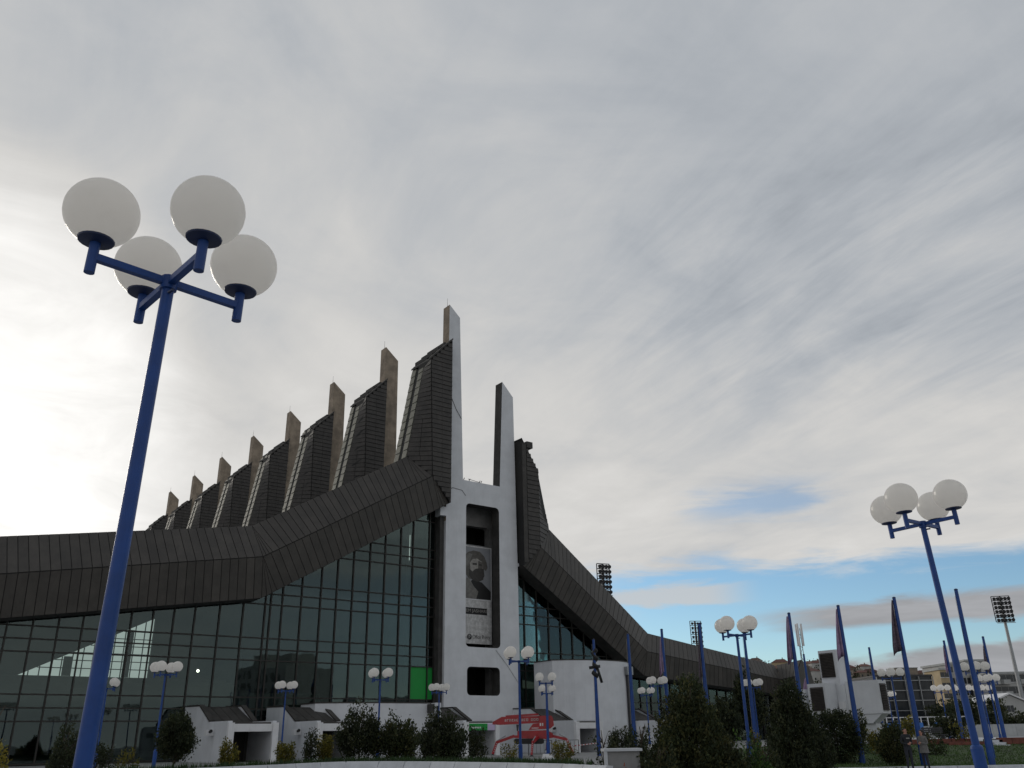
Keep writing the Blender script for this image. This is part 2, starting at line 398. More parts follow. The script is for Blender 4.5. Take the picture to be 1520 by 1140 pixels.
# ------------------------------------------------------------------ sports hall (local frame: x along facade, y into building)
AL = R(37.5)
d_ = ray(658.5, 1050); P = EYE+d_*(85/d_.y); P.z = 0
E1 = Vector((math.cos(AL), math.sin(AL), 0)); E2 = Vector((-math.sin(AL), math.cos(AL), 0))
hall = thing('sports_hall', 'huge dark roofed sports hall with concrete roof fins and glass front', 'sports hall', P, AL)
def LW(s, t, z=0): return P+E1*s+E2*t+Vector((0,0,z))

def outward(p, axis=1):
    n = (Vector(p[1])-Vector(p[0])).cross(Vector(p[-1])-Vector(p[0]))
    if n.length < 1e-6: n = Vector((0,-1,0))
    n.normalize(); return -n if n[axis] > 0 else n
def shrink(q, gp):
    c = sum((Vector(p) for p in q), Vector())/len(q); out = []
    L = len(q)
    for i, p in enumerate(q):
        p = Vector(p); a = Vector(q[i-1])-p; d = Vector(q[(i+1) % L])-p
        k = p.copy()
        for e in (a, d):
            if e.length > gp*3: k = k+e.normalized()*gp
        out.append(k)
    return out
def band(pairs, axis=1, as_parts=True, name='cladding_panel'):
    """pairs: list of (low, up) 3D points; consecutive pairs bound one panel."""
    back = MB(); rest = MB()
    for (l0, u0), (l1, u1) in zip(pairs, pairs[1:]):
        q = [l0, l1, u1, u0]; n = outward([l0, l1, u1, u0] if (Vector(l1)-Vector(l0)).length > .05 else [u0, l0, l1], axis)
        if (Vector(u1)-Vector(u0)).length < .02: q = [l0, l1, u1]
        if (Vector(l1)-Vector(l0)).length < .02: q = [l0, u1, u0]
        back.slab(q, n*-.12)
        qq = shrink(q, .028)
        if as_parts: MB().slab(qq, n*.055).build(name, M['clad'], hall)
        else: rest.slab(qq, n*.055)
    back.build('cladding_backing', M['clad_back'], hall)
    if not as_parts and rest.v: stuff(rest.build(name, M['clad'], hall))
def seq(a, b, n): return [tuple(lerp(a[k], b[k], i/n) for k in range(3)) for i in range(n+1)]
TB, TC, TT = -.60, -1.0, .55
# left half
Lb = [(-52,TB,7.8), (-18.6,TB,12.85), (-.08,TB,23.6)]
Lc = [(-52,TC,10.6), (-18.95,TC,16.2), (-2.35,TC,25.95)]
Lt = [(-52,TT,13.6), (-19.6,TT,19.05), (-4.45,TT,28.0)]
def along(a, b, f): return tuple(lerp(a[k], b[k], f) for k in range(3))
def wing(lo, up, nflat, nslope, f1, f2, nf):
    pr = list(zip(seq(lo[0], lo[1], nflat), seq(up[0], up[1], nflat)))
    pr += [(along(lo[1], lo[2], f1*(i+1)/nf), up[1]) for i in range(nf)]
    a, bb = along(lo[1], lo[2], f1), along(lo[1], lo[2], 1-f2)
    pr += list(zip(seq(a, bb, nslope), seq(up[1], up[2], nslope)))[1:]
    pr += [(along(bb, lo[2], (i+1)/nf), up[2]) for i in range(nf)]
    return pr
band(wing(Lb, Lc, 48, 25, .07, .06, 3))
band(wing(Lc, Lt, 48, 25, .05, .10, 3))
# right half (mirrored)
Rb = [(50.2,TB,6.2), (25.8,TB,7.85), (9.08,TB,18.3)]
Rc = [(49.6,TC,8.0), (26.1,TC,10.4), (11.25,TC,20.4)]
Rt = [(50.6,TT,9.85), (28.0,TT,12.6), (13.8,TT,22.9)]
band(wing(Rb, Rc, 32, 24, .07, .06, 3))
band(wing(Rc, Rt, 32, 24, .05, .10, 3))
# return wing at the right end (projects forward)
pr = [((50.0, lerp(-.6,-3.3,i/10), lerp(6.2,6.4,i/10)), (49.5, lerp(-1.0,-3.3,i/10), lerp(8.0,8.25,i/10))) for i in range(0,11,2)]
band(pr, 0)
pr = [((49.5, lerp(-1.0,-3.3,i/10), lerp(8.0,8.25,i/10)), (51, lerp(.5,-3.3,i/10), lerp(9.85,10.25,i/10))) for i in range(0,11,2)]
band(pr, 0)
b = MB().box(50.2,51.9,-3.2,-.2,.2,6.25); b.build('wing_wall', M['white'], hall)
b = MB().slab([(50.0,-3.34,6.4),(53.2,-3.34,6.4),(52.4,-3.34,9.2),(51,-3.34,10.25),(49.5,-3.34,8.25)], (0,-.08,0)); b.build('wing_gable', M['clad'], hall)
# soffit between band foot and glass
GT = 1.1
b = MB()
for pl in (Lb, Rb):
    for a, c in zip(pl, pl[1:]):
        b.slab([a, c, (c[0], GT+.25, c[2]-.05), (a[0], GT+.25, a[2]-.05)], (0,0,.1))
b.build('soffit', M['dark_conc'], hall)
# main roof behind the bands, interior shell
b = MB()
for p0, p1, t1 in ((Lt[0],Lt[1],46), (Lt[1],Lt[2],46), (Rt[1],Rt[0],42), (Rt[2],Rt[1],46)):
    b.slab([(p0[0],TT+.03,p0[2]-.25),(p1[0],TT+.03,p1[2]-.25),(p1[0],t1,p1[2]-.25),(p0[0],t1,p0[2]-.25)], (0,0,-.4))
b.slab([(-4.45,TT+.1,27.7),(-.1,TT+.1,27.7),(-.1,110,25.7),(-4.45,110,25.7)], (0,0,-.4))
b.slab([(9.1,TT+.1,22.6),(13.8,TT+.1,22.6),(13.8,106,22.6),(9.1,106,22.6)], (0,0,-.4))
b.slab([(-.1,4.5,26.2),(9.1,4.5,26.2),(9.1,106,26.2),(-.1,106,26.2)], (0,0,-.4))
b.build('roof', M['dark_conc'], hall)
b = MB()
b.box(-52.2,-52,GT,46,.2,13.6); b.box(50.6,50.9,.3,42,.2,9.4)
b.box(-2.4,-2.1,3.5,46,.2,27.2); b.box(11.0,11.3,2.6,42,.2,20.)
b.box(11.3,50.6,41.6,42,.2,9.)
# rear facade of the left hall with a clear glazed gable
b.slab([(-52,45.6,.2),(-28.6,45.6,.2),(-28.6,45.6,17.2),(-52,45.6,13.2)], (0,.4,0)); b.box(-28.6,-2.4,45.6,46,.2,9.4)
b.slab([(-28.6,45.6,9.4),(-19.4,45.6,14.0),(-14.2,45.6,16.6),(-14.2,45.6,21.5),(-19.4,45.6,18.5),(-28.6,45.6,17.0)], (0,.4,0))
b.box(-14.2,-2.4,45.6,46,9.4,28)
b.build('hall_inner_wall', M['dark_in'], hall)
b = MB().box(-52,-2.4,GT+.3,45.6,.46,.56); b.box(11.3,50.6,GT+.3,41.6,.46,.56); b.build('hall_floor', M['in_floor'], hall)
b = MB().box(-49,-5,16,45.5,4.6,5.3); b.box(-49,-5,15.8,16,4.6,6.3)
for i in range(9): b.box(-48,-6, 24+i*2.1, 45.5, 5.3+i*.42, 5.3+(i+1)*.42)
b.build('gallery', M['in_floor'], hall)
b = MB()
for i in range(13):
    s = -27.6+i*1.12; z1 = polyz([(-28.6,9.4),(-19.4,14.0),(-14.2,16.6)], s)
    b.box(s-.06,s+.06,45.5,45.58,9.4,z1)
for z in (10.3,11.2,12.1,13.0,13.9,14.8):
    s0 = [s for s in np.linspace(-28.6,-14.2,300) if polyz([(-28.6,9.4),(-19.4,14.0),(-14.2,16.6)], s) >= z]
    if s0: b.box(s0[0],-14.2,45.44,45.49,z-.05,z+.05)
b.box(-24.1,-23.2,45.3,45.43,9.4,11.6); b.box(-17.4,-16.6,45.3,45.43,9.4,15.)
b.build('rear_window_frame', M['frame'], hall)

# front glazing: panes, mullions, transoms
MS = [-.55,-1.2,-3.05,-4.42,-6.1,-7.68,-9.35,-10.92,-12.45,-14.26,-16.0,-17.03,-17.5,-19.4,-21.36,-23.36,-25.0,-26.6,-28.2,-29.8,-31.6,-33.25,-34.95,-36.6,-38.3,-40.,-41.7,-43.4,-45.1,-46.8,-48.5,-51.9]
ZR = [.56,3.35,4.25,5.15,8.05,8.95,9.85,12.65,13.55,14.45,17.3,18.2,19.1,21.9,24.5]
MSR = [9.3]+[10.55+1.62*i for i in range(24)]+[50.1]
topL = lambda s: polyz([(p[0], p[2]) for p in Lb], s)-.02
topR = lambda s: polyz([(p[0], p[2]) for p in sorted(Rb)], s)-.02
small = MB(); pane_n = 0
for MSs, tf, side in ((sorted(MS), topL, 0), (MSR, topR, 1)):
    for a, c in zip(MSs, MSs[1:]):
        for z0, z1 in zip(ZR, ZR[1:]):
            ta, tb_ = tf(a), tf(c)
            if max(ta, tb_) <= z0+.08: continue
            q = [(a,z0),(c,z0)]
            za, zb = min(z1, ta), min(z1, tb_)
            if tb_ > z0: q.append((c, zb))
            if (ta-z1)*(tb_-z1) < 0: q.append((lerp(a, c, (z1-ta)/(tb_-ta)), z1))
            if (ta-z0)*(tb_-z0) < 0:
                sx = lerp(a, c, (z0-ta)/(tb_-ta)); q[0 if ta < z0 else 1] = (sx, z0)
            if ta > z0: q.append((a, za))
            q3 = [(s, GT+.06, z) for s, z in q]
            green = side == 0 and a > -3.2 and abs(z0-5.15) < .1
            big = (side == 0 and a > -41.5) or (side == 1 and a < 30 and z1 > 5)
            if green: MB().slab(q3, (0,.02,0)).build('green_pane', M['green'], hall)
            elif big and pane_n < 296: MB().slab(q3, (0,.012,0)).build('pane', M['glass'], hall); pane_n += 1
            else: small.slab(q3, (0,.012,0))
stuff(small.build('pane', M['glass'], hall))
for MSs, tf in ((MS, topL), (MSR, topR)):
    for s in MSs: MB().box(s-.055, s+.055, GT-.06, GT+.04, .5, tf(s)+.1).build('mullion', M['frame'], hall)
for z in ZR:
    if z < 23.2:
        sl = [s for s in np.linspace(-51.9,-.5,900) if topL(s) > z]; sr = [s for s in np.linspace(9.3,50.1,700) if topR(s) > z]
        if sl: MB().box(sl[0], sl[-1], GT-.04, GT+.035, z-.05, z+.05).build('transom', M['frame'], hall)
        if sr: MB().box(sr[0], sr[-1], GT-.04, GT+.035, z-.05, z+.05).build('transom', M['frame'], hall)
MB().box(-.5,-.05,.3,1.3,.3,23.4).build('jamb', M['dark_conc'], hall)
MB().box(9.02,9.3,.5,1.6,.3,18.).build('jamb', M['dark_conc'], hall)

# portal frame (white) with two rounded openings
def rounded(x0, x1, y0, y1, r, n=5):
    out = []
    for cx, cy, a0 in ((x1-r,y0+r,-90),(x1-r,y1-r,0),(x0+r,y1-r,90),(x0+r,y0+r,180)):
        for i in range(n+1):
            a = R(a0+90*i/n); out.append((cx+r*math.cos(a), cy+r*math.sin(a)))
    return out
def plate(name, loops, y0, y1, mats, parent, fmat=None):
    cu = bpy.data.curves.new(name, 'CURVE'); cu.dimensions = '2D'; cu.fill_mode = 'BOTH'; cu.extrude = abs(y1-y0)/2
    for lp in loops:
        spn = cu.splines.new('POLY'); spn.points.add(len(lp)-1); spn.use_cyclic_u = True
        for i, p in enumerate(lp): spn.points[i].co = (p[0], p[1], 0, 1)
    o = bpy.data.objects.new(name, cu); col.objects.link(o)
    dg = bpy.context.evaluated_depsgraph_get(); me = bpy.data.meshes.new_from_object(o.evaluated_get(dg)); bpy.data.objects.remove(o)
    bm = bmesh.new(); bm.from_mesh(me)
    bmesh.ops.remove_doubles(bm, verts=bm.verts, dist=.0005)
    for v in bm.verts: v.co = Vector((v.co.x, (y0+y1)/2+v.co.z, v.co.y))
    me.materials.clear()
    for m in mats: me.materials.append(m)
    bmesh.ops.recalc_face_normals(bm, faces=bm.faces); bm.normal_update()
    if fmat:
        for f in bm.faces: f.material_index = fmat(f)
    else:
        for f in bm.faces: f.material_index = 0
    bm.to_mesh(me); bm.free()
    me.name = name
    for p in me.polygons: p.use_smooth = False
    return obj(name, me, parent)
outer = [(0,.2),(9.02,.2),(8.95,18.4),(8.72,37.2),(7.25,38.75),(6.74,26.55),(2.02,26.55),(1.5,45.1),(.12,46.35),(0,22)]
op1 = rounded(2.42,6.6,9.97,24.15,.45); op2 = rounded(2.6,6.5,5.55,8.15,.4)
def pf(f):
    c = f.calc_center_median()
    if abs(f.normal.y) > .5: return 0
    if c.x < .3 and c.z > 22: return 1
    if 2.2 < c.x < 6.75 and 5.4 < c.z < 24.3: return 2  # reveals of both openings get a darker tone than the white face
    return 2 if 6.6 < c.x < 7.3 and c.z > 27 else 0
plate('portal_frame', [outer, op1, op2], 0, 1.25, [M['white'], M['conc'], M['dark_conc']], hall, pf)
outer2 = [(.2,.2),(8.8,.2),(8.8,26.),(.2,26.)]
plate('inner_frame', [outer2, rounded(2.2,7.2,9.6,22.6,.3), rounded(2.4,7.2,5.3,8.4,.3)], 2.7, 3.5, [M['conc_grey']], hall)
MB().box(.2,8.8,7.,7.2,.2,26).build('recess_wall', M['dark_conc'], hall)
b = MB().box(.2,.45,1.26,7.,.2,26); b.box(8.6,8.8,1.26,7.,.2,26); b.box(.2,8.8,1.3,7.,25.8,26.1); b.build('recess_lining', M['dark_conc'], hall)
b = MB().box(-.75,-.02,-.1,.9,22.45,23.35); b.box(8.98,9.5,-.05,.5,18.3,18.62); b.build('bracket', M['white'], hall)
b = MB()                                                   # thin dark tubes that draw the cracks in the columns
cb = [(0.1,24.9),(.7,25.5),(1.9,25.4),(2.35,24.9)]
for a, c in zip(cb, cb[1:]): b.tube((a[0],-.03,a[1]), (c[0],-.03,c[1]), .02, n=5)
cb = [(.1,35.6),(.55,35.2),(1.1,34.1),(1.75,33.2)]
for a, c in zip(cb, cb[1:]): b.tube((a[0],-.03,a[1]), (c[0],-.03,c[1]), .025, n=5)
cb = [(6.0,9.8),(7.4,8.4),(8.9,6.6)]
for a, c in zip(cb, cb[1:]): b.tube((a[0],-.03,a[1]), (c[0],-.03,c[1]), .015, n=5)
b.build('crack_line', M['darksteel'], hall)
b = MB()
for s in (2.3,3.0,4.3,4.5): b.bar((s,.5,26.5),(s+.25,.5,26.95),.06,.06)
b.tube((3.0,.5,26.9),(4.5,.5,26.75),.03,n=5); b.build('lintel_bracket', M['darksteel'], hall)

# roof bays: tall clad cheeks, ribbed sides, concrete fins
rib_e = lambda z: lerp(-2.5, -4.45, (39.2-z)/11.2)
cre = lambda z: lerp(-2.75, -2.35, (38.7-z)/12.75)
TF, TE, DD = -1.0, .55, 2.5
def bay(k):
    oy = 14.2*k; oz = .2*k; zlow = 20.+.8*k
    Q = lambda s, t, z: (s, t+oy, z+oz)
    first = k == 0
    body = MB()
    if first:
        fr = [(-.1,23.6),(-2.35,25.95),(-2.75,38.7),(-.1,41.5)]
        ch = [(-2.35,TF,25.95),(-4.45,TE,28.),(-2.5,TE,39.2),(-2.75,TF,38.7)]
        side_z0 = 28.
    else:
        fr = [(-.1,zlow),(cre(zlow),zlow),(-2.75,38.7),(-.1,41.5)]
        ch = [(cre(zlow),TF,zlow),(rib_e(zlow),TE,zlow),(-2.5,TE,39.2),(-2.75,TF,38.7)]
        side_z0 = zlow
    body.slab([Q(s,TF,z) for s, z in fr], (0,DD,0))
    for i in range(10):
        f0, f1 = i/10, (i+1)/10; mixp = lambda p, q_, f: tuple(lerp(p[j], q_[j], f) for j in range(3))
        body.slab([Q(*mixp(ch[0],ch[3],f0)), Q(*mixp(ch[1],ch[2],f0)), Q(*mixp(ch[1],ch[2],f1)), Q(*mixp(ch[0],ch[3],f1))], (.3,.6,0))
    body.slab([Q(rib_e(side_z0),TE,side_z0),Q(-2.5,TE,39.2),Q(-2.5,TE+DD,39.2),Q(rib_e(side_z0),TE+DD,side_z0)], (.35,0,0))
    body.slab([Q(-2.75,TF,38.7),Q(-.1,TF,41.5),Q(-.1,TE+DD,41.5),Q(-2.75,TE+DD,38.9)], (0,0,-.2))
    body.slab([Q(rib_e(side_z0),TE+DD-.05,side_z0),Q(-2.5,TE+DD-.05,39.1),Q(-.1,TE+DD-.05,41.4),Q(-.1,TE+DD-.05,side_z0)], (0,-.2,0))
    body.build('roof_bay', M['clad_back'], hall)
    # horizontal shingle courses
    cs = MB(); dz = .5; z = fr[0][1] if first else zlow; rg = random.Random(k)
    while z < 41.3:
        z1 = z+dz-.035; zm = (z+z1)/2; j = rg.uniform(-.012,.012)
        L = cre(zm) if zm < 38.7 else lerp(-2.75,-.1,(zm-38.7)/2.8)
        if first and zm < 25.95: L = lerp(-.1,-2.35,(zm-23.6)/2.35)
        if -.14-L > .15:
            n = max(1, round((-.1-L)/1.4)); cuts = [lerp(L+.03,-.12,i/n) for i in range(n+1)]
            for a, c in zip(cuts, cuts[1:]):
                cs.hexa([Q(a+.01,TF-.075+j,z),Q(c-.01,TF-.075+j,z),Q(c-.01,TF,z),Q(a+.01,TF,z)], [Q(a+.01,TF-.03,z1),Q(c-.01,TF-.03,z1),Q(c-.01,TF,z1),Q(a+.01,TF,z1)])
        if zm < 38.8:
            A = Vector((cre(zm),TF,0)); B = Vector((rib_e(zm),TE,0)); f0 = 0.
            if first:
                if zm < 26.2: z += dz; continue
                if zm < 28.: B = A.lerp(Vector((-4.45,TE,0)), (zm-25.95)/2.05)
            dv = (B-A)
            if dv.length > .25:
                nn = Vector((dv.y,-dv.x,0)).normalized(); nn = -nn if nn.x > 0 else nn
                n = max(1, round(dv.length/1.3))
                for i in range(n):
                    a = A+dv*(i/n)+dv.normalized()*.03; c = A+dv*((i+1)/n)-dv.normalized()*.02
                    o1, o2 = nn*(.075+j), nn*.03
                    cs.hexa([Q(a.x+o1.x,a.y+o1.y,z),Q(c.x+o1.x,c.y+o1.y,z),Q(c.x,c.y,z),Q(a.x,a.y,z)],
                            [Q(a.x+o2.x,a.y+o2.y,z1),Q(c.x+o2.x,c.y+o2.y,z1),Q(c.x,c.y,z1),Q(a.x,a.y,z1)])
        z += dz
    stuff(cs.build('shingle_course', M['shingle'], hall))
    # two light ribbed lanes on the side
    rb = MB(); z = side_z0
    while z < 38.6:
        z1 = z+.86
        for t0, t1 in ((TE+.04,TE+.92),(TE+1.56,TE+2.46)):
            s0, s1 = rib_e(z), rib_e(z1)
            rb.hexa([Q(s0-.09,t0,z),Q(s0-.09,t1,z),Q(s0,t1,z),Q(s0,t0,z)], [Q(s1-.05,t0,z1),Q(s1-.05,t1,z1),Q(s1,t1,z1),Q(s1,t0,z1)])
        z += .89
    stuff(rb.build('rib_shingle', M['rib'], hall))
    if not first:
        MB().hexa([Q(0,0,zlow),Q(2.2,0,zlow),Q(2.2,1.25,zlow),Q(0,1.25,zlow)], [Q(.1,0,46.35),Q(1.85,0,44.9),Q(1.85,1.25,44.9),Q(.1,1.25,46.35)]).build('roof_fin', M['conc'], hall)
    MB().tube(Q(.2,.6,46.2),Q(.2,.6,47.4),.025,.012,n=5).build('lightning_rod', M['darksteel'], hall)
    # ridge flashing steps
    fl = MB()
    fl.hexa([Q(-2.75,TF-.12,38.75),Q(-.1,TF-.12,41.55),Q(-.1,TF+.5,41.55),Q(-2.75,TF+.5,38.75)], [Q(-2.75,TF-.12,38.95),Q(-.1,TF-.12,41.75),Q(-.1,TF+.5,41.75),Q(-2.75,TF+.5,38.95)])
    for i in range(3): fl.box(*[(lambda p: p)(v) for v in (-2.3+i*.75,-1.7+i*.75,TF+.6+oy,TE+DD+oy,39.4+i*.8+oz,39.75+i*.8+oz)])
    fl.build('ridge_flashing', M['dark_conc'], hall)
for k in range(8): bay(k)
# right cheek (lower) and its chamfer
b = MB()
b.slab([(9.08,TF,18.3),(11.25,TF,20.4),(11.1,TF,29.0),(9.08,TF,32.2)], (0,2.6,0))
b.slab([(11.25,TF,20.4),(13.8,TE,22.9),(12.2,TE,29.4),(11.1,TF,29.0)], (-.3,.6,0))
b.slab([(13.8,TE,22.9),(12.2,TE,29.4),(12.2,3,29.4),(13.8,3,22.9)], (-.3,0,0))
b.slab([(9.08,TF,32.1),(11.1,TF,29.),(12.2,TE,29.4),(12.2,3,29.4),(9.08,3,32.2)], (0,0,-.2))
b.build('roof_bay', M['clad_back'], hall)
cs = MB(); z = 18.6
while z < 32:
    z1 = z+.46; zm = z+.23
    r_ = 11.2 if zm < 29 else lerp(11.1,9.08,(zm-29)/3.2)
    if zm < 20.4: r_ = lerp(9.08,11.25,(zm-18.3)/2.1)
    if r_-9.12 > .2:
        cs.hexa([(9.12+.55,TF-.08,z),(r_,TF-.08,z),(r_,TF,z),(9.12+.55,TF,z)],[(9.12+.55,TF-.03,z1),(r_,TF-.03,z1),(r_,TF,z1),(9.12+.55,TF,z1)]) if r_ > 9.8 else None
        cs.hexa([(9.08,TF-.05,z),(9.6,TF-.05,z),(9.6,TF,z),(9.08,TF,z)],[(9.08,TF-.05,z+.5),(9.6,TF-.05,z+.5),(9.6,TF,z+.5),(9.08,TF,z+.5)])
    if 20.8 < zm < 29.2:
        A = Vector((11.22,TF,0)); B = Vector((lerp(13.8,12.2,(zm-22.9)/6.5) if zm > 22.9 else lerp(11.3,13.8,(zm-20.4)/2.5), TE if zm > 22.9 else lerp(TF,TE,(zm-20.4)/2.5), 0))
        dv = B-A; nn = Vector((dv.y,-dv.x,0)).normalized(); nn = -nn if nn.x < 0 else nn
        o1, o2 = nn*.08, nn*.03
        if dv.length > .3: cs.hexa([(A.x+o1.x,A.y+o1.y,z),(B.x+o1.x,B.y+o1.y,z),(B.x,B.y,z),(A.x,A.y,z)],[(A.x+o2.x,A.y+o2.y,z1),(B.x+o2.x,B.y+o2.y,z1),(B.x,B.y,z1),(A.x,A.y,z1)])
    z += .5
stuff(cs.build('shingle_course', M['shingle'], hall))
MB().box(9.7,10.5,TF-.1,TF+1.2,31.2,31.9).build('ridge_flashing', M['dark_conc'], hall)
# hall lamp seen lit through the glass
b = thing('hall_lamp', 'small lit lamp glowing behind the glass front', 'lamp', LW(-21.0, 6., 7.45), AL)
MB().ball((0,0,0),.12,nu=10,nv=7).build('bulb', M['bulb'], b); MB().tube((0,0,.1),(0,0,9.),.02,n=5).build('cord', M['darksteel'], b)

# ------------------------------------------------------------------ entrance pavilions along the hall front
def pavilion(s0, w, label, sign=False):
    loc = LW(s0, -9.0); loc.z = .3
    t = thing('entrance_pavilion', label, 'entrance pavilion', loc, AL, 'entrance pavilions along the hall front')
    Z = -.3
    prof = [(0,0),(0,3.12),(4.0,3.14),(6.3,4.28),(9.6,4.33),(9.6,0)]
    for x0 in (0., w-.3):
        MB().slab([(x0,y,z+Z) for y, z in prof], (.3,0,0)).build('side_wall', M['white'], t)
        MB().slab([(x0-.05,y,z+Z) for y, z in [(3.75,3.15),(6.28,4.30),(9.6,4.35),(9.6,4.44),(6.24,4.40),(3.7,3.24)]], (.40,0,0)).build('roof_trim', M['shingle'], t)
    MB().box(-.06,.36,-.3,0,Z,3.0+Z).build('post', M['white2'], t); MB().box(w-.36,w+.06,-.3,0,Z,3.0+Z).build('post', M['white2'], t)
    MB().box(.36,w-.36,-.18,.25,2.42+Z,2.92+Z).build('lintel', M['white2'], t)
    n = 4
    for i in range(n):
        a, c = lerp(.32, w-.32, i/n)+.02, lerp(.32, w-.32, (i+1)/n)-.02
        MB().slab([(a,3.55,2.98+Z),(c,3.55,2.98+Z),(c,6.9,4.16+Z),(a,6.9,4.16+Z)], (0,0,.1)).build('roof_panel', M['shingle'], t)
    MB().box(.3,w-.3,.26,3.5,2.93+Z,3.03+Z).build('flat_roof', M['shingle'], t)
    MB().box(.3,w-.3,6.95,7.2,2.9+Z,4.3+Z).build('back_upstand', M['dark_conc'], t)
    MB().box(.3,w-.3,4.4,4.55,Z,2.9+Z).build('back_wall', M['dark_in'], t)
    d = MB().box(.55,w-.55,4.3,4.38,Z+.2,2.5+Z).build('door', M['frame'], t)
    MB().box(w/2-.12,w/2-.06,4.22,4.3,1.0+Z,1.7+Z).build('handle', M['steel'], d)
    # small flood lamp box on the side wall
    b = MB().box(-.55,-.01,2.6,3.1,2.2+Z,2.6+Z); b.build('lamp_box', M['white2'], t)
    MB().tube((-.35,2.5,2.45+Z),(-.35,2.25,2.5+Z),.09,.12,n=8).build('spotlight', M['black'], t)
    if sign:
        MB().box(.4,w*.66,-.26,-.19,2.35+Z,2.86+Z).build('sign_panel', M['green'], t)
        MB().box(w*.66,w-.4,-.26,-.19,2.35+Z,2.86+Z).build('sign_panel', M['violet'], t)
        b = MB()
        for i in range(6): b.box(.6+i*.17,.72+i*.17,-.275,-.262,2.5+Z,2.62+Z)
        b.build('sign_lettering', M['white2'], t)
    return t
pavilion(-23.4, 3.5, 'white entrance pavilion beside the small tree with bare trunk')
pavilion(-16.8, 3.7, 'white entrance pavilion with the lamp post before its side wall')
pavilion(-3.9, 3.4, 'white entrance pavilion with green and violet sign over its doorway', True)
pavilion(8.05, 3.1, 'white entrance pavilion behind the red lift')
pavilion(19.5, 3.3, 'white entrance pavilion half hidden behind the large bushy conifer')

def curved_block(name, label, pts, z0, z1, cat):
    c = sum((Vector((p[0],p[1],0)) for p in pts), Vector())/len(pts); o = LW(c.x, c.y); o.z = z0
    t = thing(name, label, cat, o, AL)
    MB().slab([(p[0]-c.x,p[1]-c.y,0) for p in pts], (0,0,z1-z0)).build('wall', M['white'], t)
    q = [((p[0]-c.x)*1.012,(p[1]-c.y)*1.012,z1-z0+.003) for p in pts]
    MB().slab(q, (0,0,.1)).build('coping', M['shingle'], t)
    return t, c
def arc(p0, p1, bulge, n=9):
    a, b_ = Vector((*p0,0)), Vector((*p1,0)); d = b_-a; nn = Vector((d.y,-d.x,0)).normalized()
    return [tuple((a+d*(i/n)+nn*bulge*4*(i/n)*(1-i/n))[:2]) for i in range(n+1)]
w1 = arc((-14.2,-2.9),(-4.6,-5.0),.7); w1 += [(-4.6,-.2),(-14.2,-.2)]
tw, c = curved_block('curved_wall', 'low curved white wall between two entrance pavilions', w1, .3, 4.55, 'wall')
b = thing('white_pier', 'square white pier with dark slot beside the low curved wall', 'pier', LW(-3.95,-5.2,.3), AL)
MB().box(-.55,.02,-.5,.5,0,4.3).build('shaft', M['white'], b)
MB().box(-.95,-.56,-.35,.35,3.5,4.2).build('bracket', M['dark_conc'], b); MB().box(-.45,-.2,-.56,-.51,2.9,4.05).build('slot', M['black'], b)
w2 = arc((10.7,-3.0),(15.4,-5.2),.5,5)+arc((15.4,-5.2),(20.9,-3.4),.75,6)[1:]+[(20.9,-.1),(10.7,-.1)]
tw, c = curved_block('stair_tower', 'tall rounded white stair tower with dark downpipe', w2, .3, 8.75, 'stair tower')
dp = MB().tube((19.0-c.x,-4.95-c.y,.2),(19.0-c.x,-4.95-c.y,7.2),.17,n=10); dp = dp.build('downpipe', M['darksteel'], tw, True)
MB().box(18.65-c.x,19.45-c.x,-5.35-c.y,-4.65-c.y,7.2,8.0).build('hopper', M['steel'], dp)

# ------------------------------------------------------------------ hanging banner in the portal
def text_mesh(body, size, m, ext=.01):
    cu = bpy.data.curves.new('lettering', 'FONT'); cu.body = body; cu.size = size; cu.extrude = ext
    o = bpy.data.objects.new('lettering', cu); col.objects.link(o); dg = bpy.context.evaluated_depsgraph_get()
    me = bpy.data.meshes.new_from_object(o.evaluated_get(dg)); bpy.data.objects.remove(o); me.materials.clear(); me.materials.append(m); return me
def put_text(name, body, x0, x1, z0, z1, y, m, parent):
    me = text_mesh(body, 1., m); xs_ = [v.co.x for v in me.vertices]; ys_ = [v.co.y for v in me.vertices]
    ax, bx_, ay, by = min(xs_), max(xs_), min(ys_), max(ys_)
    for v in me.vertices:
        x = lerp(x0, x1, (v.co.x-ax)/(bx_-ax)); z = lerp(z0, z1, (v.co.y-ay)/(by-ay)); v.co = (x, y+v.co.z*.2, z)
    return obj(name, me, parent)
BN = LW(3.65, 1.9, 10.5)
bn = thing('portrait_banner', 'tall banner with grey portrait of a bearded man hanging in the white portal', 'banner', BN, AL)
def bs(X): return (X-218)/(385-218)*3.25
def bz(Y): return 9.7-(Y-365)/(730-365)*5.4
MB().box(-1.6,3.3,0,.03,0,9.8).build('sheet', M['tone3'], bn)
MB().box(-1.6,3.18,-.012,-.004,4.4,9.68).build('portrait_ground', M['grey_p'], bn)
def blob(name, pts, m, y):
    MB().slab([(bs(a),y,bz(q)) for a, q in pts], (0,-.004,0)).build(name, m, bn)
blob('print_hair', [(205,560),(205,440),(235,405),(270,390),(312,395),(340,425),(355,465),(361,500),(350,525),(338,515),(333,590),(240,590),(225,565)], M['tone0'], -.016)
blob('print_hair_light', [(218,440),(240,412),(262,420),(250,455),(238,500),(222,505)], M['tone5'], -.022)
blob('print_face', [(246,480),(262,452),(292,444),(322,462),(330,505),(326,545),(290,585),(258,560),(247,520)], M['tone1'], -.028)
blob('print_brow', [(262,478),(290,476),(292,490),(264,492)], M['tone2'], -.034)
blob('print_brow', [(302,478),(324,482),(322,494),(302,492)], M['tone2'], -.034)
blob('print_cheek_shade', [(300,460),(322,466),(329,505),(325,520),(298,515)], M['tone0'], -.031)
blob('print_beard', [(243,520),(262,538),(282,517),(306,512),(334,512),(340,560),(324,592),(300,606),(264,598),(240,566)], M['tone2'], -.037)
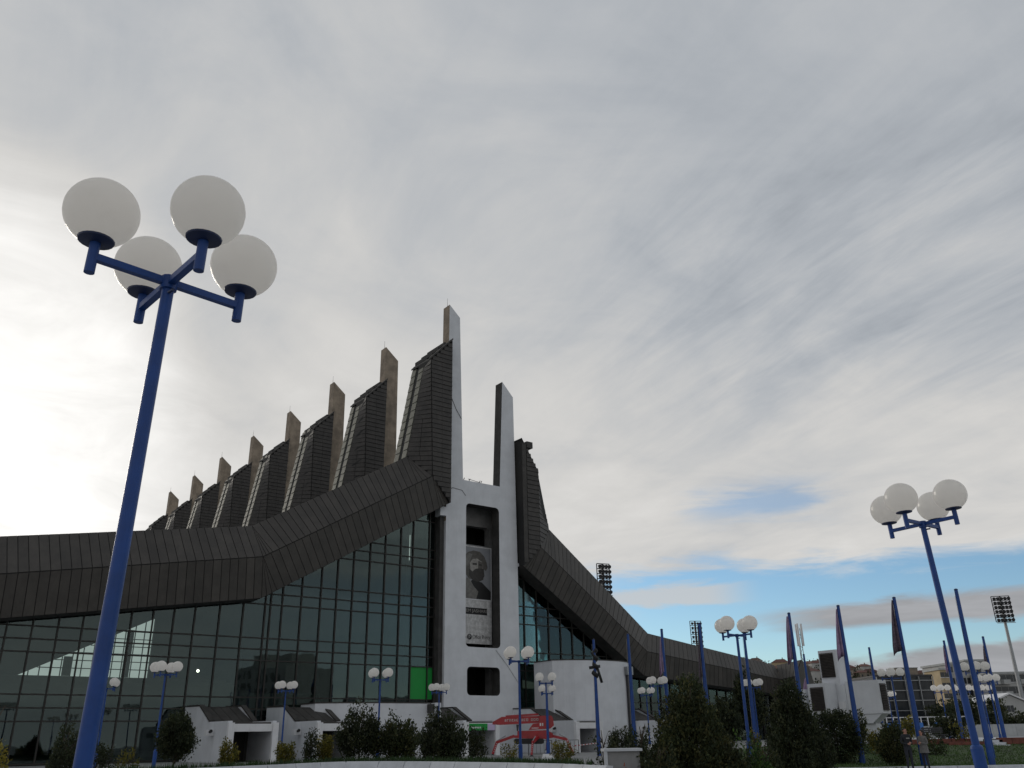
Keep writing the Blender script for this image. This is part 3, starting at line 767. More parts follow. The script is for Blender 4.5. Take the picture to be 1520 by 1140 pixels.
blob('print_jacket', [(258,596),(322,606),(381,665),(381,727),(205,727),(240,640)], M['tone4'], -.022)
blob('print_shirt', [(210,590),(238,582),(272,640),(300,672),(286,722),(210,722)], M['tone5'], -.028)
MB().box(-1.0,2.7,-.012,-.004,2.86,3.52).build('name_strip', M['tone4'], bn)
put_text('name_lettering', 'EM JASHARI', .1, 2.62, 2.98, 3.38, -.025, M['tone1'], bn)
MB().tube((.52,-.004,.66),(.52,-.02,.66),.28,n=24).build('logo_disc', M['tone4'], bn)
put_text('logo_letter', 'p', .42, .62, .46, .84, -.03, M['tone3'], bn)
put_text('logo_lettering', 'Office Printy', .9, 3.05, .38, .88, -.015, M['tone4'], bn)
put_text('logo_lettering', '-', .02, .16, .58, .64, -.015, M['tone4'], bn)
b = MB().tube((-1.7,0,9.85),(3.4,0,9.85),.05,n=6); b.build('hanging_bar', M['steel'], bn)
MB().box(3.2,3.3,-.04,-.004,4.3,9.8).build('edge_strip', M['white2'], bn)
MB().box(-1.6,3.3,-.04,-.004,4.28,4.4).build('edge_strip', M['white2'], bn)

# ------------------------------------------------------------------ globe street lamps
def lamp_proto():
    t = thing('street_lamp', '', 'street lamp', (0,0,0), 0, 'blue four globe street lamps')
    MB().tube((0,0,1.3),(0,0,4.72),.055,.042,n=14,cap=True).build('pole', M['blue'], t, False)
    MB().lathe([(.088,-.5),(.088,1.37),(.083,1.40),(.058,1.42)], n=28).build('sleeve', M['blue'], t)
    MB().tube((0,0,4.64),(0,0,4.74),.06,n=12).build('hub', M['blue'], t)
    L = .535
    for k in range(2):
        a = math.pi/4+k*math.pi/2; c, s_ = math.cos(a)*L, math.sin(a)*L
        MB().bar((-c,-s_,4.70-.004*k),(c,s_,4.70-.004*k),.05,.05).build('arm', M['blue'], t)
    for k in range(4):
        a = math.pi/4+k*math.pi/2; c, s_ = math.cos(a)*L, math.sin(a)*L
        st = MB().tube((c,s_,4.575),(c,s_,4.82),.036,n=12).build('upright', M['blue'], t)
        MB().lathe([(.05,4.805),(.118,4.82),(.122,4.832),(.06,4.84)], (c,s_,0), 20).build('flange', M['bluedk'], st)
        MB().ball((c,s_,5.05),.25,.25,.242,nu=36,nv=22).build('globe', M['globe'], t, True)
    MB().tube((.03,-.04,4.6),(.075,-.075,4.6),.012,n=6).build('bolt', M['bluedk'], t)
    for c_ in t.children:
        if c_.name.startswith(('pole','hub','upright')):
            for p in c_.data.polygons: p.use_smooth = len(p.vertices) == 4
    return t
lp = lamp_proto()
lamps = [((255,356),-2,'tall blue lamp with four big white globes before the far left glazing'),
 ((1372,745),-5,'blue four globe lamp beside the two people on the lawn edge'),
 ((1092,927),0,'blue four globe lamp between the two big dark conifers'),
 ((770,969),5,'blue four globe lamp in front of the red lift boom'),
 ((810,1005),0,'blue four globe lamp on a white concrete block beside the red lift'),
 ((812,1022),4,'blue four globe lamp directly behind the red lift'),
 ((247,990),41,'blue four globe lamp left of the tree with bare trunk'),
 ((425,1017),31,'blue four globe lamp before the second entrance pavilion'),
 ((565,999),15,'blue four globe lamp rising between the three planter conifers'),
 ((652,1020),30,'blue four globe lamp in front of the green glazing panes'),
 ((975,1010),6,'blue four globe lamp left of the big bushy conifer beside a flagpole'),
 ((959,1025),4,'small blue four globe lamp on a white block before the pavilion by the stair tower'),
 ((1117,1013),3,'blue four globe lamp seen behind the flagpole near the big conifers'),
 ((160,1013),18,'blue four globe lamp half hidden behind the big near lamp post'),
 ((1322,998),26,'blue four globe lamp in front of the dark glass block'),
 ((1318,1030),0,'blue four globe lamp peeping out beside the white vent tower'),
 ((1396,1021),25,None),((1428,1021),28,None),((1457,1021),22,None),((1466,1006),26,None),((1447,989),26,None)]
first = True
for (p, rz, lab) in lamps:
    q = atZ(*p, 5.05)
    if p[0] == 255: q = Vector((-2.575,5.48,0))
    if p[0] == 1372: q = Vector((6.735,13.69,0))
    lab = lab or 'blue four globe lamp on the plaza before the pale apartment block'
    if first: lp.location = (q.x,q.y,0); lp.rotation_euler = (0,0,R(rz)); lp['label'] = lab; first = False; cur = lp
    else: cur = dup(lp, (q.x,q.y,0), R(rz), lab)
    cur.rotation_euler.y = {255: R(1.3), 1372: R(-2.25)}.get(p[0], 0.)
def block(name, label, x, y, z, a, c, h):
    t = thing(name, label, 'concrete block', (x,y,z))
    MB().hexa([(-a,-a,0),(a,-a,0),(a,a,0),(-a,a,0)],[(-c,-c,h),(c,-c,h),(c,c,h),(-c,c,h)]).build('block_body', M['white2'], t)
    MB().box(-c*.5,c*.5,-c*.5,c*.5,h+.002,h+.05).build('base_plate', M['blue'], t)
q = atZ(810,1005,5.05); block('concrete_block', 'white tapered concrete block at the foot of a lamp by the lift', q.x, q.y, .35, .38, .3, .45)
q = atZ(959,1025,5.05); block('concrete_block', 'white tapered concrete block under the small lamp by the stair tower', q.x, q.y, H(q.x,q.y), .42, .32, .65)

# ------------------------------------------------------------------ flagpoles
def flagpole(p, label, flag=None, ybase=None):
    q = atZ(*p, 8.3); z0 = base(q.x, q.y)-.05
    t = thing('flagpole', label, 'flagpole', (q.x,q.y,z0), 0, 'blue flagpoles in front of the hall'); h = 8.3-z0
    b = MB(); b.tube((0,0,0),(0,0,h),.155,.085,n=14); o = b.build('pole', M['blue'], t)
    for f in o.data.polygons: f.use_smooth = len(f.vertices) == 4
    MB().lathe([(.09,h),(.10,h+.03),(.06,h+.07),(.02,h+.08)], n=12).build('cap', M['bluedk'], t)
    MB().tube((-.14,-.05,h-.3),(-.17,-.05,1.2),.008,n=4).build('halyard', M['steel'], t)
    if flag:
        L, w, m, top = flag; b = MB(); n = 16; rg = random.Random(int(p[0])); ph = rg.random()*6
        fv = []
        for i in range(n+1):
            f = i/n; ww = w*(.18+.82*f**.8)
            for j in range(9):
                g_ = j/8
                x = -.08-ww*g_; y = .10*math.sin(g_*11+ph+f*2)*(.3+f)
                z = h-top-L*f-(.30*w*g_*math.sin(ph+g_*5) if i == n else 0)+(-.12*g_*L*(1 if i == n else .0))
                fv.append((x, y, z))
        b.v = fv; b.f = [(i*9+j,i*9+j+1,(i+1)*9+j+1,(i+1)*9+j) for i in range(n) for j in range(8)]; b.mi = [0]*len(b.f)
        o = b.build('flag', M[m], t, True, False); sol = o.modifiers.new('thickness','SOLIDIFY'); sol.thickness = .012
    return t, h
f1, h1 = flagpole((881,950), 'blue flagpole with a dark flag wound round it before the stair tower')
b = MB()
for i in range(26):
    a = i*.75; z = h1-.7-i*.075; r_ = .2+.10*math.sin(i*.9)
    b.ball((math.cos(a)*.10, math.sin(a)*.10, z), r_*.75, r_*.75, .12, nu=8, nv=6)
b.bar((-.42,0,h1-1.95),(.38,0,h1-1.85),.16,.2); b.bar((.15,-.05,h1-1.9),(.45,-.05,h1-3.0),.10,.18)
b.build('wound_flag', M['black'], f1, True)
flagpole((932,942), 'bare blue flagpole at the right edge of the stair tower')
flagpole((982,935), 'blue flagpole with thin mauve flag above the big bushy conifer', (2.2,.26,'flagv',.5))
flagpole((1038,926), 'blue flagpole with dark flag overlapping a distant floodlight mast', (3.0,.22,'flagd',.1))
flagpole((1104,940), 'bare blue flagpole next to the lamp between the big conifers')
flagpole((1171,911), 'blue flagpole with mauve flag beside the antenna mast', (2.45,.40,'flagv',.15))
flagpole((1244,900), 'blue flagpole with mauve flag crossing the white vent tower', (2.5,.36,'flagv',.15))
flagpole((1327,888), 'blue flagpole with dark patterned flag behind the two people', (2.55,.42,'flagd',.1))
flagpole((1419,876), 'bare blue flagpole right of the lamp by the two people')
flagpole((1290,962), 'blue flagpole standing behind the vent tower right wing')
flagpole((1401,952), 'blue flagpole with small furled flag before the apartment block', (1.9,.22,'flagv',.3))
flagpole((1459,946), 'blue flagpole with furled flag before the low gabled building', (1.9,.26,'flagd',.6))
flagpole((1193,972), 'blue flagpole with small mauve flag behind the vent tower left side', (1.4,.5,'flagv',2.0))

# ------------------------------------------------------------------ white vent tower
q = atY(1258, 1086, 62); V0 = Vector((q.x, q.y, H(q.x, q.y)))
vt = thing('vent_tower', 'white concrete vent tower with three dark louvred hoods', 'vent tower', V0, AL)
zb = V0.z
MB().box(0,1.6,-.3,2.4,-.4,4.65-zb).build('core', M['white'], vt)
MB().box(.02,1.25,0,1.4,4.652-zb,6.98-zb).build('upper_hood', M['white'], vt)
MB().slab([(-1.25,y,z-zb) for y, z in [(.35,4.78),(1.75,4.78),(1.75,2.85),(.35,2.85)]], (1.24,0,0)).build('side_hood', M['white'], vt)
MB().slab([(-1.2,.4,2.84-zb),(-.02,.4,1.95-zb),(-.02,.4,2.84-zb)], (0,1.3,0)).build('hood_underside', M['white'], vt)
MB().box(.05,1.0,-2.75,-.31,2.78-zb,4.85-zb).build('front_hood', M['white'], vt)
MB().slab([(.1,-2.65,2.77-zb),(.1,-1.9,2.2-zb),(.1,-.31,2.2-zb),(.1,-.31,2.77-zb)], (.85,0,0)).build('hood_underside', M['white'], vt)
MB().box(.3,1.5,-2.0,-.31,-.5,2.19-zb).build('hood_base', M['white'], vt)
MB().box(-.6,1.2,2.42,4.0,-.4,4.5-zb).build('rear_block', M['white'], vt)
MB().box(-.15,-.01,-.2,.25,2.2-zb,3.6-zb).build('rain_chute', M['white2'], vt)
MB().box(-1.22,-.02,.45,3.8,-.4,2.0-zb).build('base_block', M['white'], vt)
def louvre(name, corner, ux, n, wdt, hgt):
    # corner: lower start corner; ux: direction along width; n: outward normal
    c = Vector(corner); ux = Vector(ux); n = Vector(n)
    lv = MB().slab([c+n*.004, c+ux*wdt+n*.004, c+ux*wdt+Vector((0,0,hgt))+n*.004, c+Vector((0,0,hgt))+n*.004], n*.01).build(name, M['black'], vt)
    k = int(hgt/.10)
    for i in range(k):
        z = Vector((0,0,hgt*(i+.2)/k))
        MB().hexa([c+z+n*.015, c+ux*wdt+z+n*.015, c+ux*wdt+z+n*.09+Vector((0,0,-.03)), c+z+n*.09+Vector((0,0,-.03))],
                  [c+z+n*.015+Vector((0,0,.06)), c+ux*wdt+z+n*.015+Vector((0,0,.06)), c+ux*wdt+z+n*.09+Vector((0,0,-.01)), c+z+n*.09+Vector((0,0,-.01))]).build('slat', M['louvre'], lv)
louvre('upper_louvre', (.02,.25,5.2-zb), (0,1,0), (-1,0,0), 1.05, 1.6)
louvre('side_louvre', (-1.25,.55,3.05-zb), (0,1,0), (-1,0,0), 1.0, 1.5)
louvre('front_louvre', (.16,-2.75,2.98-zb), (1,0,0), (0,-1,0), .72, 1.65)

# ------------------------------------------------------------------ red spider lift
LY = 68.; lq = atY(790, 1121, LY); LZ = H(lq.x, LY)
lift = thing('spider_lift', 'red spider lift with folded boom standing on splayed outrigger legs', 'spider lift', (lq.x, LY, LZ))
def lx(X, Y):
    p = atY(720+X/10.857, 1040+Y/10.857, LY); return p.x-lq.x, p.z-LZ
def lpoly(name, pts, y0, y1, m, parent=lift):
    return MB().slab([(lx(*p)[0], y0, lx(*p)[1]) for p in pts], (0,y1-y0,0)).build(name, M[m], parent)
bo = lpoly('boom', [(120,345),(270,262),(880,248),(880,358),(245,392),(120,385)], -.22, .22, 'red')
b = MB(); rg = random.Random(3)
xx = 320
while xx < 870:
    w_ = rg.choice([18,26,32]); 
    if rg.random() > .15:
        a = lx(xx, 340-(xx-320)*.03); c = lx(xx+w_, 300-(xx-320)*.03)
        b.box(a[0],a[0]+.035,-.232,-.222,a[1],c[1]); b.box(a[0],c[0],-.232,-.222,c[1]-.04,c[1])
        if rg.random() > .4: b.box(a[0],c[0],-.232,-.222,a[1],a[1]+.04)
        if rg.random() > .4: b.box(c[0]-.03,c[0],-.232,-.222,a[1],c[1])
    xx += w_+14
b.build('lettering', M['tone3'], bo)
lpoly('upper_boom', [(330,265),(330,240),(840,205),(870,222),(840,240)], -.12, .12, 'red')
tr_ = lpoly('turret', [(870,246),(1070,243),(1095,300),(1108,400),(1050,452),(700,474),(770,372),(870,362)], -.38, .38, 'red')
a = lx(880,410); b = MB().box(a[0],a[0]+.1,-.395,-.382,a[1],a[1]+.2); b.build('numeral', M['tone3'], tr_); b = MB().box(a[0]+.16,a[0]+.26,-.395,-.382,a[1],a[1]+.2); b.build('numeral', M['tone3'], tr_); a = lx(750,450); b = MB().box(a[0],a[0]+.5,-.395,-.382,a[1],a[1]+.05); b.build('lettering', M['tone3'], tr_)
lpoly('jib_link', [(500,385),(545,385),(535,490),(512,490)], -.08, .08, 'darksteel')
lpoly('chassis', [(520,490),(1000,476),(1090,530),(1090,600),(860,625),(700,610),(450,600),(440,560),(520,560)], -.5, .5, 'red')
for yy in (-.72, .40):
    pts = [(470,625),(500,610),(920,610),(950,630),(945,680),(915,698),(500,700),(472,680)]
    lpoly('track', pts, yy, yy+.32, 'black')
def outrigger(a, k, f, yk, yf):
    p0, p1, p2 = lx(*a), lx(*k), lx(*f)
    o = MB().bar((p0[0],yk*.5,p0[1]),(p1[0],yk,p1[1]),.16,.18).build('outrigger', M['red'], lift)
    MB().bar((p1[0],yk,p1[1]+.04),(p2[0],yf,p2[1]+.05),.12,.14).build('lower_leg', M['red'], o)
    MB().lathe([(.14,0),(.14,.03),(.05,.07),(.04,.1)], (p2[0],yf,p2[1]-.02), 12).build('foot', M['darksteel'], o)
    m_ = ((p0[0]+p1[0])/2, (p0[1]+p1[1])/2)
    MB().tube((m_[0],yk*.8,m_[1]+.22),(p1[0],yk,p1[1]+.1),.035,n=8).build('cylinder', M['steel'], o)
    b = MB()
    for i in range(5):
        f_ = .15+i*.15; x, y, z = lerp(p1[0],p2[0],f_), lerp(yk,yf,f_), lerp(p1[1],p2[1],f_)
        b.box(x-.04,x+.04,y-.085,y-.075,z,z+.06)
    b.build('reflector', M['tone3'], o)
outrigger((470,570),(200,670),(130,872),-.9,-1.2)
outrigger((850,590),(765,670),(745,885),-1.3,-1.7)
outrigger((1080,570),(1300,620),(1412,862),-.6,-.9)
outrigger((900,560),(1010,610),(1000,800),1.1,1.6)

def barrier(x, Y, label):
    q = atY(x, 1110, Y); z = H(q.x, Y); t = thing('metal_barrier', label, 'barrier', (q.x,Y,z), R(15))
    b = MB()
    for i in range(7): b.tube((-.9+i*.3,0,.1),(-.9+i*.3,0,1.0),.012,n=5)
    b.build('bars', M['darksteel'], t)
    b = MB().tube((-.95,0,.1),(.95,0,.1),.02,n=6); b.tube((-.95,0,1.05),(.95,0,1.05),.02,n=6); b.tube((-.95,0,0),(-.95,0,1.05),.02,n=6); b.tube((.95,0,0),(.95,0,1.05),.02,n=6); b.build('rail', M['darksteel'], t)
barrier(802, 72, 'black metal barrier under the red lift'); barrier(842, 73, 'black metal barrier beside the doorway behind the lift')
b = MB(); q0, q1 = atY(853,1107,72), atY(886,1103,76)
for i in range(14):
    b.mat(i % 2).bar(q0.lerp(q1,i/14), q0.lerp(q1,(i+1)/14), .01, .08)
tp = tag(b.build('barrier_tape', [M['red'], M['white2']]), 'red and white barrier tape stretched across the doorway', 'barrier tape')
for q in (q0, q1):
    pass

# ------------------------------------------------------------------ planter wall and bed
pw = thing('planter_wall', 'low curved white planter wall of sloping stone panels', 'wall', (0,0,0))
pts = []
for a, c in zip(WPT, WPT[1:]):
    n = max(1, round((c-a).length/.35))
    pts += [a.lerp(c, i/n) for i in range(n)]
pts.append(WPT[-1])
# resample to 1.15 m panels
acc = [0.]
for a, c in zip(pts, pts[1:]): acc.append(acc[-1]+(c-a).length)
N = int(acc[-1]/1.15)
def at_len(d):
    for i in range(len(acc)-1):
        if acc[i] <= d <= acc[i+1]: return pts[i].lerp(pts[i+1], (d-acc[i])/(acc[i+1]-acc[i]+1e-9))
    return pts[-1].copy()
PJ = [at_len(acc[-1]*i/N) for i in range(N+1)]
for a, c in zip(PJ, PJ[1:]):
    d = (c-a).normalized(); n = Vector((d.y,-d.x,0)); a2, c2 = a+d*.014, c-d*.014
    lo = [Vector((p.x,p.y,0))+n*.42+d*(-.10) for p in (a2, c2)]; hi = [Vector((p.x,p.y,WZ)) for p in (a2, c2)]
    bk = [Vector((p.x,p.y,WZ))-n*.16 for p in (c2, a2)]; bl = [Vector((p.x,p.y,0))-n*.16 for p in (c2, a2)]
    MB().hexa([lo[0],lo[1],bl[0],bl[1]],[hi[0],hi[1],bk[0],bk[1]]).build('wall_panel', M['kerbw'], pw)
b = MB(); nn = 14
for a in PJ:
    for j in range(nn+1):
        y = a.y+.05+j*24/nn; b.v.append((a.x, y, bedz(a.x, y)+.02*math.sin(a.x*3+y*2)))
b.f = [(i*(nn+1)+j,(i+1)*(nn+1)+j,(i+1)*(nn+1)+j+1,i*(nn+1)+j+1) for i in range(len(PJ)-1) for j in range(nn)]; b.mi = [0]*len(b.f)
struct(b.build('planting_bed', M['soil'], fix=False, smooth=True))
# ground cover in the bed
def tufts(name, label, region, n, hmin, hmax, m, seed):
    rg = random.Random(seed); V, Fc = [], []
    for i in range(n):
        x, y = region(rg); z = base(x, y)-.01
        for k in range(5):
            a = rg.random()*6.28; h = rg.uniform(hmin, hmax); w = .012+.012*rg.random(); ln = rg.uniform(.0,.6)*h
            o = len(V); V += [(x-w*math.sin(a),y+w*math.cos(a),z),(x+w*math.sin(a),y-w*math.cos(a),z),(x+ln*math.cos(a),y+ln*math.sin(a),z+h)]; Fc.append((o,o+1,o+2))
    b = MB(); b.v = V; b.f = Fc; b.mi = [0]*len(Fc)
    stuff(tag(b.build(name, m, fix=False), label, 'ground cover'))
xw = [(p.x, p.y) for p in WPT]
def bedreg(rg):
    x = rg.uniform(WPT[0].x+.2, WPT[-1].x-.2); return x, polyz(xw, x)+.25+rg.random()**1.6*18
tufts('bed_ground_cover', 'low scrubby ground cover in the bed behind the white wall', bedreg, 5200, .05, .26, LEAF['green'][0], 3)
tufts('rough_grass', 'bright rough grass at the foot of the big conifers', lambda rg: (rg.uniform(5.5,13), rg.uniform(28,44)), 4200, .06, .3, LEAF['green'][2], 4)

q = atY(923, 1111, 21.5)
bx = thing('planter_box', 'grey panelled planter box with pale rim beside the red leaved plant', 'planter', (q.x,21.5,0))
MB().box(-.36,.40,0,.7,0,q.z-.06).build('box_body', M['conc_grey'], bx); MB().box(-.42,.46,-.06,.76,q.z-.058,q.z).build('rim', M['kerbw'], bx); MB().box(-.42,-.34,-.05,-.002,0,q.z-.06).build('corner_post', M['kerbw'], bx)

# pale path, kerb
pth = MB(); 
for x0, x1 in ((8.4,60),): pth.add([(x0,36,.006),(x1,36,.006),(x1,44.2,.006),(x0,44.2,.006)], [(0,1,2,3)])
struct(pth.build('path', M['kerbw'], fix=False))
kb = thing('kerb', 'white stone kerb along the lawn behind the two people', 'kerb', (8.5,44.35,0))
kx = 0
while kx < 36:
    MB().box(kx+.01,kx+1.49,-.14,.14,-.05,.13 if kx > 5 else .24).build('kerbstone', M['kerbw'], kb); kx += 1.5

# ------------------------------------------------------------------ trees and shrubs
def crown_mesh(name, h0, h1, rad, n, leaf, kind, shape, seed):
    n = int(n*(1.25 if shape == 'loose' else 1.9)); rs = np.random.RandomState(seed); ncl = max(24, n//(48 if shape == 'loose' else 26))
    if shape == 'cone': prof = lambda t: np.clip(1.18*(1-t)**.72*np.clip((t+.10)/.28, 0, 1)**.6, .03, None)
    elif shape == 'round': prof = lambda t: np.sqrt(np.clip(1-(2*t-1)**2, .02, 1))
    elif shape == 'loose': prof = lambda t: np.clip((1-t)**1.05*np.clip((t+.14)/.32, 0, 1), .04, None)*1.25
    elif shape == 'egg': prof = lambda t: np.clip((1-t**2.2), .05, 1)*np.clip((t+.25)/.5, .2, 1)
    else: prof = lambda t: .45+.55*(1-t)
    f = rs.rand(ncl*40); w_ = prof(f)**1.5; f = f[rs.rand(ncl*40) < w_/w_.max()][:ncl]
    f = np.concatenate([f, rs.rand(ncl-len(f))]) if len(f) < ncl else f
    lob = rs.rand(7)*6.28
    a = rs.rand(ncl)*2*np.pi; rr_ = np.sqrt(rs.rand(ncl))*.45+.55*rs.rand(ncl)**.35
    rr_ = np.clip(rr_, 0, 1.0)
    out = 1+.16*np.sin(3*a+lob[0]+f*5)+.12*np.sin(5*a+lob[1]-f*9)+.10*rs.randn(ncl)*.6
    r = prof(f)*rad*rr_*out
    c = np.stack([r*np.cos(a), r*np.sin(a), h0+(h1-h0)*f], 1)
    if shape in ('cone','loose','slim','egg'):
        up = np.stack([np.cos(a)*.45, np.sin(a)*.45, np.full(ncl, 1.)], 1)
    else:
        up = np.stack([np.cos(a)*rr_, np.sin(a)*rr_, (f-.4)*1.6], 1)+rs.randn(ncl,3)*.3
    up /= np.linalg.norm(up, axis=1)[:,None]
    m = n//ncl; tot = ncl*m
    ci = np.repeat(np.arange(ncl), m)
    spread = leaf*(3.2 if shape in ('loose','slim') else 2.4)
    ln = rs.rand(tot)*spread*2.2*(1.25 if shape == 'loose' else 1.)
    pos = c[ci]+up[ci]*ln[:,None]+rs.randn(tot,3)*spread*(.30 if shape == 'loose' else .38)*(1.25-.6*ln/ln.max())[:,None]
    d = up[ci]+rs.randn(tot,3)*.55; d /= np.linalg.norm(d, axis=1)[:,None]
    q = np.cross(d, rs.randn(tot,3)); q /= np.linalg.norm(q, axis=1)[:,None]
    L = leaf*1.25*(.6+.8*rs.rand(tot))[:,None]; W = L*.5
    V = np.stack([pos-d*L*.5, pos+q*W*.5, pos+d*L*.5, pos-q*W*.5], 1).reshape(-1,3)
    me = bpy.data.meshes.new(name)
    Fc = np.arange(tot*4).reshape(-1,4)
    me.from_pydata(V.tolist(), [], Fc.tolist())
    for mt in LEAF[kind]: me.materials.append(mt)
    cm = rs.choice(3, ncl, p=[.42,.38,.2]); mi = cm[ci]; fl = rs.rand(tot) < .2; mi = np.where(fl, rs.randint(0,3,tot), mi)
    me.polygons.foreach_set('material_index', mi.astype(np.int32).tolist()); me.update()
    return me
tree_seed = [100]
def plant(name, label, cat, x, ytop, Y, wpx, kind, shape, n, leaf, stem=.1, group=None, zb=None, lowfrac=None):
    q = atY(x, ytop, Y); z0 = base(q.x, Y) if zb is None else zb
    h = q.z-z0; rad = wpx*Y/1384/2; tree_seed[0] += 1; sd = tree_seed[0]; rg = random.Random(sd)
    t = thing(name, label, cat, (q.x, Y, z0), 0, group)
    h0 = h*(stem if lowfrac is None else lowfrac); sh = h-leaf*(5.5 if shape == 'loose' else 2.2)
    b = MB(); tr = max(.02, h*.022)
    p = Vector((0,0,-.1)); k = 5
    for i in range(k):
        nx_ = Vector((rg.uniform(-.03,.03)*h, rg.uniform(-.03,.03)*h, h*.88*(i+1)/k)); b.tube(p, nx_, tr*(1-.8*i/k), tr*(1-.8*(i+1)/k), n=7); p = nx_
    for i in range(9):
        f = .15+.07*i; a = rg.random()*6.28; s = Vector((0,0,h*f)); e = s+Vector((math.cos(a)*rad*.7, math.sin(a)*rad*.7, h*(.12 if shape == 'round' else .2)))
        if e.z < h*.95: b.tube(s, e, tr*.4, tr*.1, n=5)
    b.build('trunk', M['bark'], t)
    obj('crown', crown_mesh('crown', h0, max(h0+.1, sh), rad, n, leaf, kind, shape, sd), t)
    return t
G1 = 'conifers and shrubs in the white walled bed'
plant('small_tree', 'small dark tree with bare trunk beside the first entrance pavilion', 'tree', 267, 1058, 27.5, 50, 'dark', 'egg', 5200, .06, .22)
plant('conifer_shrub', 'dark conifer shrub tallest in the white walled bed left of a lamp', 'shrub', 538, 1044, 32.5, 60, 'dark', 'loose', 6500, .075, .04, G1)
plant('conifer_shrub', 'dark conifer shrub in the bed right of the lamp beside the curved wall', 'shrub', 592, 1061, 32.5, 56, 'olive', 'loose', 5600, .075, .04, G1)
plant('conifer_shrub', 'dark conifer shrub overhanging the white wall before the green signed pavilion', 'shrub', 656, 1052, 29.6, 66, 'dark', 'loose', 6800, .07, .0, G1)
plant('narrow_shrub', 'narrow dark shrub before the doorway with green sign', 'shrub', 708, 1087, 36, 13, 'dark', 'slim', 700, .07, .05)
plant('narrow_shrub', 'narrow dark upright shrub against the second pavilion doorpost', 'shrub', 463, 1091, 33, 10, 'dark', 'slim', 700, .06, .05)
plant('yellow_shrub', 'small yellow green shrub in the first pavilion doorway', 'shrub', 341, 1101, 31, 20, 'yellow', 'egg', 900, .06, .05)
plant('yellow_shrub', 'small yellow green shrub before the second pavilion side wall', 'shrub', 425, 1101, 32, 22, 'yellow', 'egg', 1000, .06, .05)
plant('yellow_shrub', 'small yellow green shrub in the second pavilion doorway', 'shrub', 483, 1089, 33.5, 20, 'yellow', 'egg', 1000, .06, .05)
plant('yellow_shrub', 'round yellow green shrub before the red lift right leg', 'shrub', 834, 1102, 31, 21, 'yellow', 'round', 1200, .045, .12)
plant('yellow_shrub', 'thin yellowing shrub before the red lift left leg', 'shrub', 756, 1101, 36, 18, 'yellow', 'loose', 380, .06, .05)
plant('dark_shrub', 'dark shrub behind the big near lamp post', 'shrub', 106, 1072, 27, 52, 'dark', 'egg', 3000, .06, .08)
plant('dark_shrub', 'low dark shrub between the near lamp post and the next lamp', 'shrub', 148, 1102, 30, 34, 'dark', 'round', 1500, .06, .1)
plant('yellow_shrub', 'tall yellow green bush before the far left glazing', 'shrub', -2, 1012, 20, 46, 'yellow', 'loose', 1500, .06, .05)
plant('yellow_shrub', 'low yellow green bush at the foot of the left glazing', 'shrub', 192, 1112, 30, 22, 'yellow', 'round', 800, .05, .1)
plant('upright_shrub', 'dark spiky shrub below the wound up flag', 'shrub', 893, 1070, 27, 26, 'dark', 'loose', 700, .075, .02)
plant('ball_shrub', 'clipped dark ball shaped shrub before the stair tower', 'shrub', 922, 1078, 30, 36, 'dark', 'round', 4200, .045, .25)
plant('upright_shrub', 'dark upright shrub beside the grey planter box', 'shrub', 948, 1062, 22.5, 30, 'dark', 'loose', 2600, .06, .02)
plant('bushy_conifer', 'large bushy olive conifer before the hall right wing', 'tree', 1020, 1006, 23, 132, 'olive', 'cone', 26000, .060, .02)
plant('bushy_conifer', 'large dark conifer beside the white vent tower', 'tree', 1168, 1008, 27, 92, 'dark', 'cone', 20000, .062, .02)
plant('young_conifer', 'small yellow young conifer between the two large conifers', 'shrub', 1117, 1084, 30, 14, 'yellow', 'egg', 700, .06, .03)
plant('low_shrub', 'low green shrub between the two large conifers', 'shrub', 1106, 1092, 23.5, 52, 'green', 'loose', 2200, .07, .02)
plant('low_shrub', 'thin feathery shrub at the left foot of the large dark conifer', 'shrub', 1132, 1090, 24.5, 36, 'olive', 'loose', 1500, .06, .02)
plant('low_shrub', 'loose green shrub at the left foot of the bushy olive conifer', 'shrub', 975, 1096, 21.5, 60, 'olive', 'loose', 1700, .07, .02)
plant('red_plant', 'small red leaved plant beside the grey planter box', 'plant', 912, 1126, 20, 34, 'red', 'loose', 420, .05, .02)
plant('round_bush', 'broad dark round bush before the vent tower left hood', 'shrub', 1236, 1058, 51, 66, 'dark', 'round', 7000, .10, .06)
plant('dark_shrub', 'slim dark shrub against the vent tower rain chute', 'shrub', 1268, 1052, 58.5, 20, 'olive', 'egg', 900, .12, .05)
plant('dark_shrub', 'tall brownish bush beside the man in black', 'shrub', 1320, 1072, 47.5, 44, 'olive', 'egg', 5000, .085, .03)
plant('dark_shrub', 'yellowish shrub beside the vent tower front hood', 'shrub', 1297, 1078, 55, 22, 'yellow', 'egg', 700, .10, .05)
plant('round_tree', 'small round dark tree before the pale boundary wall', 'tree', 1405, 1066, 74, 28, 'dark', 'round', 1700, .16, .25)
plant('autumn_tree', 'thin yellow autumn tree beside the sleeve of the lamp', 'tree', 1428, 1074, 60, 20, 'yellow', 'loose', 200, .14, .1)
plant('autumn_tree', 'small orange yellow autumn tree behind the man in black', 'tree', 1345, 1068, 68, 16, 'yellow', 'egg', 420, .15, .15)
plant('dark_shrub', 'low olive shrub beside the woman in grey', 'shrub', 1383, 1088, 54, 14, 'olive', 'round', 500, .1, .05)
plant('shade_tree', 'dark tree in front of the hall right wing behind a lamp', 'tree', 1106, 1000, 86, 44, 'dark', 'egg', 3200, .24, .15)
plant('shade_tree', 'dark tree low in front of the hall right wing glazing', 'tree', 1076, 1038, 84, 34, 'dark', 'egg', 1800, .24, .12)
plant('far_tree', 'dark broad tree in front of the cream apartment wall', 'tree', 1432, 1043, 118, 50, 'dark', 'round', 1700, .34, .15)
